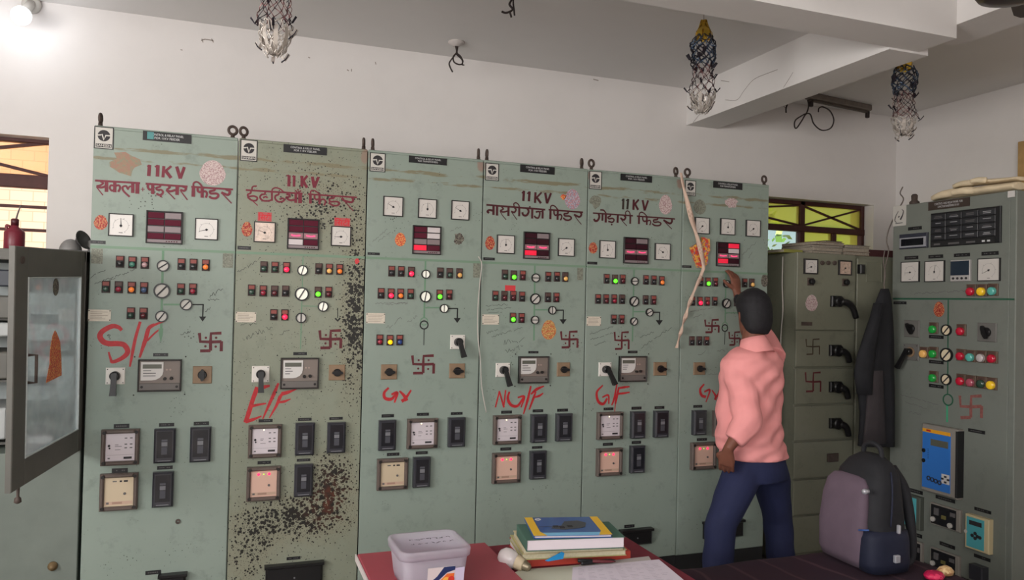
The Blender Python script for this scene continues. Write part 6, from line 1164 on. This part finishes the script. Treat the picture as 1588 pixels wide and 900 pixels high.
quadbook('file',((816,862),(970,850),(942,826),(786,828)),.7845,.806,M('cover_straw',(178,172,120),.6),'straw yellow file second from the bottom of the book pile',PGC,'file','books piled on the desk','none')
quadbook('file',((819,852),(966,843),(942,820),(790,822)),.8065,.829,M('cover_cream',(190,176,140),.6),'cream file just under the thick green book',PGC,'file','books piled on the desk','none')
quadbook('ledger_book',((826,841),(969.5,830),(943,812),(794,811)),.8295,.868,M('cover_green',(66,98,84),.6),'thick dark green hardback book with white page edges')
rt_, C_, e_, n_, L_, W_ = quadbook('magazine',((826,832),(950,829),(925.5,802),(815,803)),.8685,.879,M('cover_blue',(40,78,140),.35,coat=.4),'blue and yellow magazine topping the pile of books')
mf = Face(C_+Zh*.8791,e_,n_); mb = MB(); YL = M('cover_yellow',(222,176,40),.4); hx2, hy2 = L_/2, W_/2
for s_ in (-1,1): mf.prism(mb,[(s_*hx2,-hy2),(s_*hx2,hy2),(s_*(hx2-.028),hy2),(s_*(hx2-.028),-hy2+.045),(s_*(hx2-.045),-hy2)],0,.0006,YL)
mf.prism(mb,[(-hx2+.045,-hy2),(hx2-.045,-hy2),(hx2-.03,-hy2+.03),(-hx2+.03,-hy2+.03)],0,.0005,M('cover_skyblue',(120,180,214),.4)); mf.prism(mb,[(-.06,-.03),(-.02,-.045),(.03,-.035),(.06,-.02),(.075,.03),(.05,.06),(.0,.05),(-.02,.0),(-.05,.0)],.0005,.0011,M('cover_charcoal',(62,64,70),.4))
for x,y in ((-.05,-.02),(-.03,-.03),(.0,-.02)): mf.box(mb,x,y,x+.018,y+.022,.0011,.0015,INKD)
mf.stroke(mb,[(-.10,-.008),(-.05,-.012)],.004,.0013,INKD); mf.ring(mb,-hx2+.045,hy2-.025,.008,.011,0,.001,WHT); mb.build('cover_print',rt_)
# blue tag slipping out of the files
mb = MB(); tgF = Face(atZ(845,866,.80)-Vector((0,.012,.0)),(1,0,0),(0,0,1)); tg = [tgF.uv('p',x,y) for x,y in ((845,870),(856,864),(871,856),(875,858),(873,867),(850,871))]; tgF.prism(mb,tg,0,.002,M('tag_blue',(30,130,186),.5)); mb.build('paper_tag',label='blue paper tag poking out of the files in the pile',cat='tag')
# old lamp bulb with a brass cap lying against the pile
BW = M('bulb_frosted',(206,198,196),.25,coat=.5); b0 = atZ(788,866,TT+.034); b1_ = atZ(814,878,TT+.017); ax_ = (b1_-b0).normalized(); bu = empty('light_bulb',(b0.x,b0.y,TT),'white frosted light bulb lying beside the pile of books','light bulb')
mb = MB(); lathe(mb,b0,tuple(ax_),[(.004,-.036),(.018,-.032),(.030,-.018),(.0335,.0),(.030,.018),(.023,.032)],BW,22); mb.build('glass',bu); mb = MB(); lathe(mb,b0,tuple(ax_),[(.024,.030),(.025,.034),(.022,.055),(.020,.058)],M('bulb_collar',(196,180,150),.5),20); mb.build('collar',bu); mb = MB(); lathe(mb,b0,tuple(ax_),[(.016,.057),(.018,.060),(.015,.064),(.017,.068),(.014,.072),(.015,.076),(.008,.084)],M('bulb_cap',(150,138,116),.35,metal=.6),18); mb.build('cap',bu)
for t_ in range(4):
    pass
# open register and loose sheets
def sheet(name, px, z0, h, mat, label, lines=True, cat='paper'):
    q4 = [atZ(x,y,z0+h) for x,y in px]; mb = MB(); vs = [Vector((p.x,p.y,z0)) for p in q4]+[Vector((p.x,p.y,z0+h)) for p in q4]; mb.add(vs,[(3,2,1,0),(4,5,6,7),(0,1,5,4),(1,2,6,5),(2,3,7,6),(3,0,4,7)],mat); 
    if lines:
        for k in range(14):
            f = .1+.055*k; 
            for g_ in range(9):
                if rn.random() < .75: a = q4[3].lerp(q4[0],f); b = q4[2].lerp(q4[1],f); p = a.lerp(b,.06+.1*g_); q_ = a.lerp(b,.06+.1*g_+rn.uniform(.03,.085)); w_ = (q4[0]-q4[3]).normalized()*.0022; zz_ = Vector((0,0,.0004)); mb.add([p+zz_,q_+zz_,q_+w_+zz_,p+w_+zz_],[(3,2,1,0)],INKP)
    return mb.build(name,label=label,cat=cat)
INKP = M('faint_ink',(168,158,170),.7)
sheet('loose_paper',((770,905),(905,905),(905,876),(806,884)),TT,.003,M('paper_greenish',(186,186,168),.8),'greenish sheet lying in front of the red account book',False)
ob = sheet('open_register',((886,915),(1075,912),(1022,868),(888,880)),TT,.012,M('paper_white',(206,196,206),.8),'open register with faint blue-grey writing at the bottom edge',True,'book')
sheet('loose_paper',((895,882),(1012,872),(1006,863),(900,875)),TT+.0035,.006,M('paper_grey',(176,168,164),.8),'grey folded sheet between the book pile and the open register',False)
pn_ = [((903,874,TT+.02),(960,868,TT+.018)),((898,870,TT+.026),(938,871,TT+.022))]
for k,((x,y,z_),(x2,y2,z2)) in enumerate(pn_):
    A_, B_ = atZ(x,y,z_), atZ(x2,y2,z2); t = empty('pen',A_,['black pen lying in front of the pile of books','dark pen crossing the other pen by the book pile'][k],'pen'); d_ = (B_-A_).normalized(); mb = MB(); lathe(mb,A_,tuple(d_),[(.005,0),(.006,.002),(.006,.09),(.004,.115),(.001,.128)],[INKD,M('pen_maroon',(90,34,40),.4)][k],12); mb.build('barrel',t); mb = MB(); lathe(mb,A_,tuple(d_),[(.0065,-.004),(.0068,.0),(.0068,.045),(.006,.046)],BLK,12); mb.build('cap',t)
# ================================================================== COT with dark cloth, backpack
CZ = .55; CL = M('cot_cloth',(46,24,32),.9); tn = NT(CL); k1 = tn.n.nodes.new('ShaderNodeTexWave'); k1.inputs['Scale'].default_value = 1.6; k1.inputs['Distortion'].default_value = 3.5; k1.inputs['Detail'].default_value = 2; tn.n.links.new(tn.pos,k1.inputs['Vector'])
f_ = tn.ramp(k1.outputs['Fac'],.965,.995); tn.color(tn.mix(tn.m('MULTIPLY',f_,.28),tn.mix(tn.noise(5,3),lin((52,24,34)),lin((38,28,44))),lin((110,78,84))))
ct = empty('cot',(2.9,-1.6,0),'low cot covered in dark maroon cloth, under the backpack','bed'); WF = M('cot_wood',(70,52,40),.6)
mb = MB(); wbox(mb,(2.40,-2.25,CZ-.09),(3.50,-1.10,CZ-.035),WF,.006); mb.build('frame',ct)
mb = MB(); n1, n2 = 40, 36; vs = []; X0_,X1_,Y0_,Y1_ = 2.37,3.535,-2.28,-1.07
for i in range(n1+1):
    for j in range(n2+1):
        x = X0_+(X1_-X0_)*i/n1; y = Y0_+(Y1_-Y0_)*j/n2; zz = CZ-.006+.006*math.sin(x*11+y*4)*math.sin(y*9-x*3); e_ = min(i,n1-i,j,n2-j); zz -= (.02 if e_ == 0 else .004 if e_ == 1 else 0); vs.append((x,y,zz))
N_ = (n1+1)*(n2+1); vs += [(x,y,CZ-.034) for x,y,z in vs]; fs = []
for i in range(n1):
    for j in range(n2): a = i*(n2+1)+j; fs += [(a,a+n2+1,a+n2+2,a+1),(N_+a,N_+a+1,N_+a+n2+2,N_+a+n2+1)]
bd = [i*(n2+1) for i in range(n1+1)]+[n1*(n2+1)+j for j in range(1,n2+1)]+[i*(n2+1)+n2 for i in range(n1-1,-1,-1)]+[j for j in range(n2-1,0,-1)]
for k in range(len(bd)): a,b = bd[k],bd[(k+1)%len(bd)]; fs.append((b,a,N_+a,N_+b))
mb.add(vs,fs,CL,True); mb.build('blanket',ct,label='dark maroon blanket')
for x in (2.45,3.45):
    for y in (-2.2,-1.15): mb = MB(); wbox(mb,(x-.03,y-.03,0),(x+.03,y+.03,CZ-.09),WF,.004); mb.build('leg',ct)
# backpack
BG = M('backpack_black',(30,30,34),.75,noise=.12,nscale=25); BGG = M('backpack_grey',(98,82,94),.85,noise=.06,nscale=20); BGN = M('backpack_navy',(26,30,50),.7); BT_ = M('backpack_blue_trim',(60,90,150),.5); SIL = M('badge_silver',(190,190,196),.3,metal=.5)
bp0 = atZ(1313,877,CZ+.002); bd_ = (CAM-bp0); bd_.z = 0; bd_.normalize(); ang = math.radians(-48); fr_ = Vector((bd_.x*math.cos(ang)-bd_.y*math.sin(ang),bd_.x*math.sin(ang)+bd_.y*math.cos(ang),0)); sd = Vector((-fr_.y,fr_.x,0))     # fr_: front of the bag, sd: its right seen from the front
if sd.dot(RGT) < 0: sd = -sd
cb = bp0 - fr_*.10 + bd_*(-.03); cb.z = CZ+.001; bp = empty('backpack',cb,'black and grey backpack standing on the dark cot','backpack')
mb = MB(); hb = .47; rings = []
for f,w,d,o,lx in ((0,.135,.10,.0,0),(.03,.147,.106,.0,0),(.2,.155,.112,.0,0),(.45,.152,.106,-.002,0),(.68,.142,.092,-.006,0),(.84,.128,.080,-.012,0),(.94,.095,.056,-.018,0),(1.0,.05,.03,-.022,0)): rings.append(ell(cb+Zh*(hb*f)+fr_*o,sd*w,fr_*d,28,.62))
loft(mb,rings,BG); mb.build('main_bag',bp)
def patch(us, zs, off, mat, name, label=None, w0=.160, d0=.120):
    pass
mb = MB(); rings = []     # front pocket, grey
for f,w,d,o in ((.02,.122,.020,.100),(.10,.132,.030,.106),(.35,.134,.034,.104),(.6,.126,.030,.094),(.74,.114,.024,.082),(.80,.09,.016,.072),(.815,.05,.008,.066)): rings.append(ell(cb+Zh*(hb*f)+fr_*o-sd*.022,sd*w,fr_*d,24,.6))
loft(mb,rings,BGG); fp_ = mb.build('front_pocket',bp,label='grey front pocket')
mb = MB(); rings = []
for f,w,d,o in ((.015,.055,.105,.0),(.1,.058,.112,.0),(.3,.055,.108,.0),(.37,.050,.100,.0)): rings.append(ell(cb+Zh*(hb*f)+sd*.120+fr_*.015,sd*w,fr_*d,22,.6))
loft(mb,rings,BGN); sp_ = mb.build('side_pocket',bp,label='navy side pocket')
mb = MB(); tube(mb,[cb+Zh*(hb*.375)+sd*.105+fr_*.135,cb+Zh*(hb*.40)+sd*.15+fr_*.125],.004,BT_,6,sub=1); mb.build('trim',sp_)
mb = MB(); tube(mb,[cb+Zh*hb*.95-sd*.055-fr_*.03,cb+Zh*hb*1.06-sd*.045-fr_*.03,cb+Zh*hb*1.10-fr_*.03,cb+Zh*hb*1.06+sd*.045-fr_*.03,cb+Zh*hb*.95+sd*.055-fr_*.03],.011,BG,8); mb.build('top_handle',bp)
for s_ in (-1,1): mb = MB(); tube(mb,[cb+Zh*hb*.9+sd*s_*.07-fr_*.07,cb+Zh*hb*.7+sd*s_*.09-fr_*.115,cb+Zh*hb*.4+sd*s_*.11-fr_*.135,cb+Zh*hb*.12+sd*s_*.13-fr_*.13,cb+Zh*.02+sd*s_*.135-fr_*.09],[.02,.026,.022,.014,.012],BG,8); mb.build('shoulder_strap',bp)
def badge(x,y,r_,name,par):
    d = ray(x,y); best = None
    p = cb+fr_*.137+Zh*.3; 
    t = (cb+fr_*.140-CAM).dot(fr_)/d.dot(fr_); p = CAM+d*t; mb = MB(); lathe(mb,p-fr_*.02,tuple(fr_),[(r_,0),(r_,.022),(r_*.7,.026)],SIL,16); mb.build(name,par)
badge(1340,763,.011,'round_badge',fp_)
d = ray(1394,870); 
for (x,y,w_,h_,nm) in ((1392,868,.014,.016,'maker_badge'),(1395,822,.006,.018,'zip_puller')):
    d = ray(x,y); tt = (cb+sd*.190-CAM).dot(sd)/d.dot(sd); p = CAM+d*tt; mb = MB(); obox(mb,p-sd*.004,fr_,sd,Zh,w_,.008,h_,SIL,.003); mb.build(nm,sp_)
mb = MB(); zp = [cb+Zh*hb*f+sd*(w+.003)+fr_*o for f,w,o in ((.42,.157,.02),(.6,.152,.01),(.75,.142,-.0),(.88,.118,-.015))]; tube(mb,zp,.004,BGN,6); mb.build('zip',bp)
# knotted pink cloth at the cot edge by the grey cabinet
PKC = sticker_mat('cloth_pink',((206,30,80),(176,24,70),(226,60,100)),40); GLD = sticker_mat('cloth_gold',((200,160,110),(180,130,90),(220,190,140)),60); ck = atZ(1438,884,CZ+.03); mb = MB()
cc = empty('bangle_cloth',(ck.x,ck.y,CZ),'pink and gold cloth bundle at the right end of the cot','cloth')
mb = MB(); loft(mb,[ell(Vector((ck.x+.015,ck.y-.02,CZ+.001+h_)),Vector((a_,0,0)),Vector((0,a_*.8,0)),16) for h_,a_ in ((0,.04),(.012,.045),(.024,.035),(.030,.015))],PKC); mb.build('pink_part',cc); mb = MB(); e1 = atZ(1453,884,CZ+.02)
loft(mb,[ell(Vector((e1.x+.035,e1.y-.01,CZ+.001+h_)),Vector((a_,0,0)),Vector((0,a_*.7,0)),16) for h_,a_ in ((0,.036),(.014,.040),(.028,.028),(.036,.010))],GLD); mb.build('gold_part',cc)
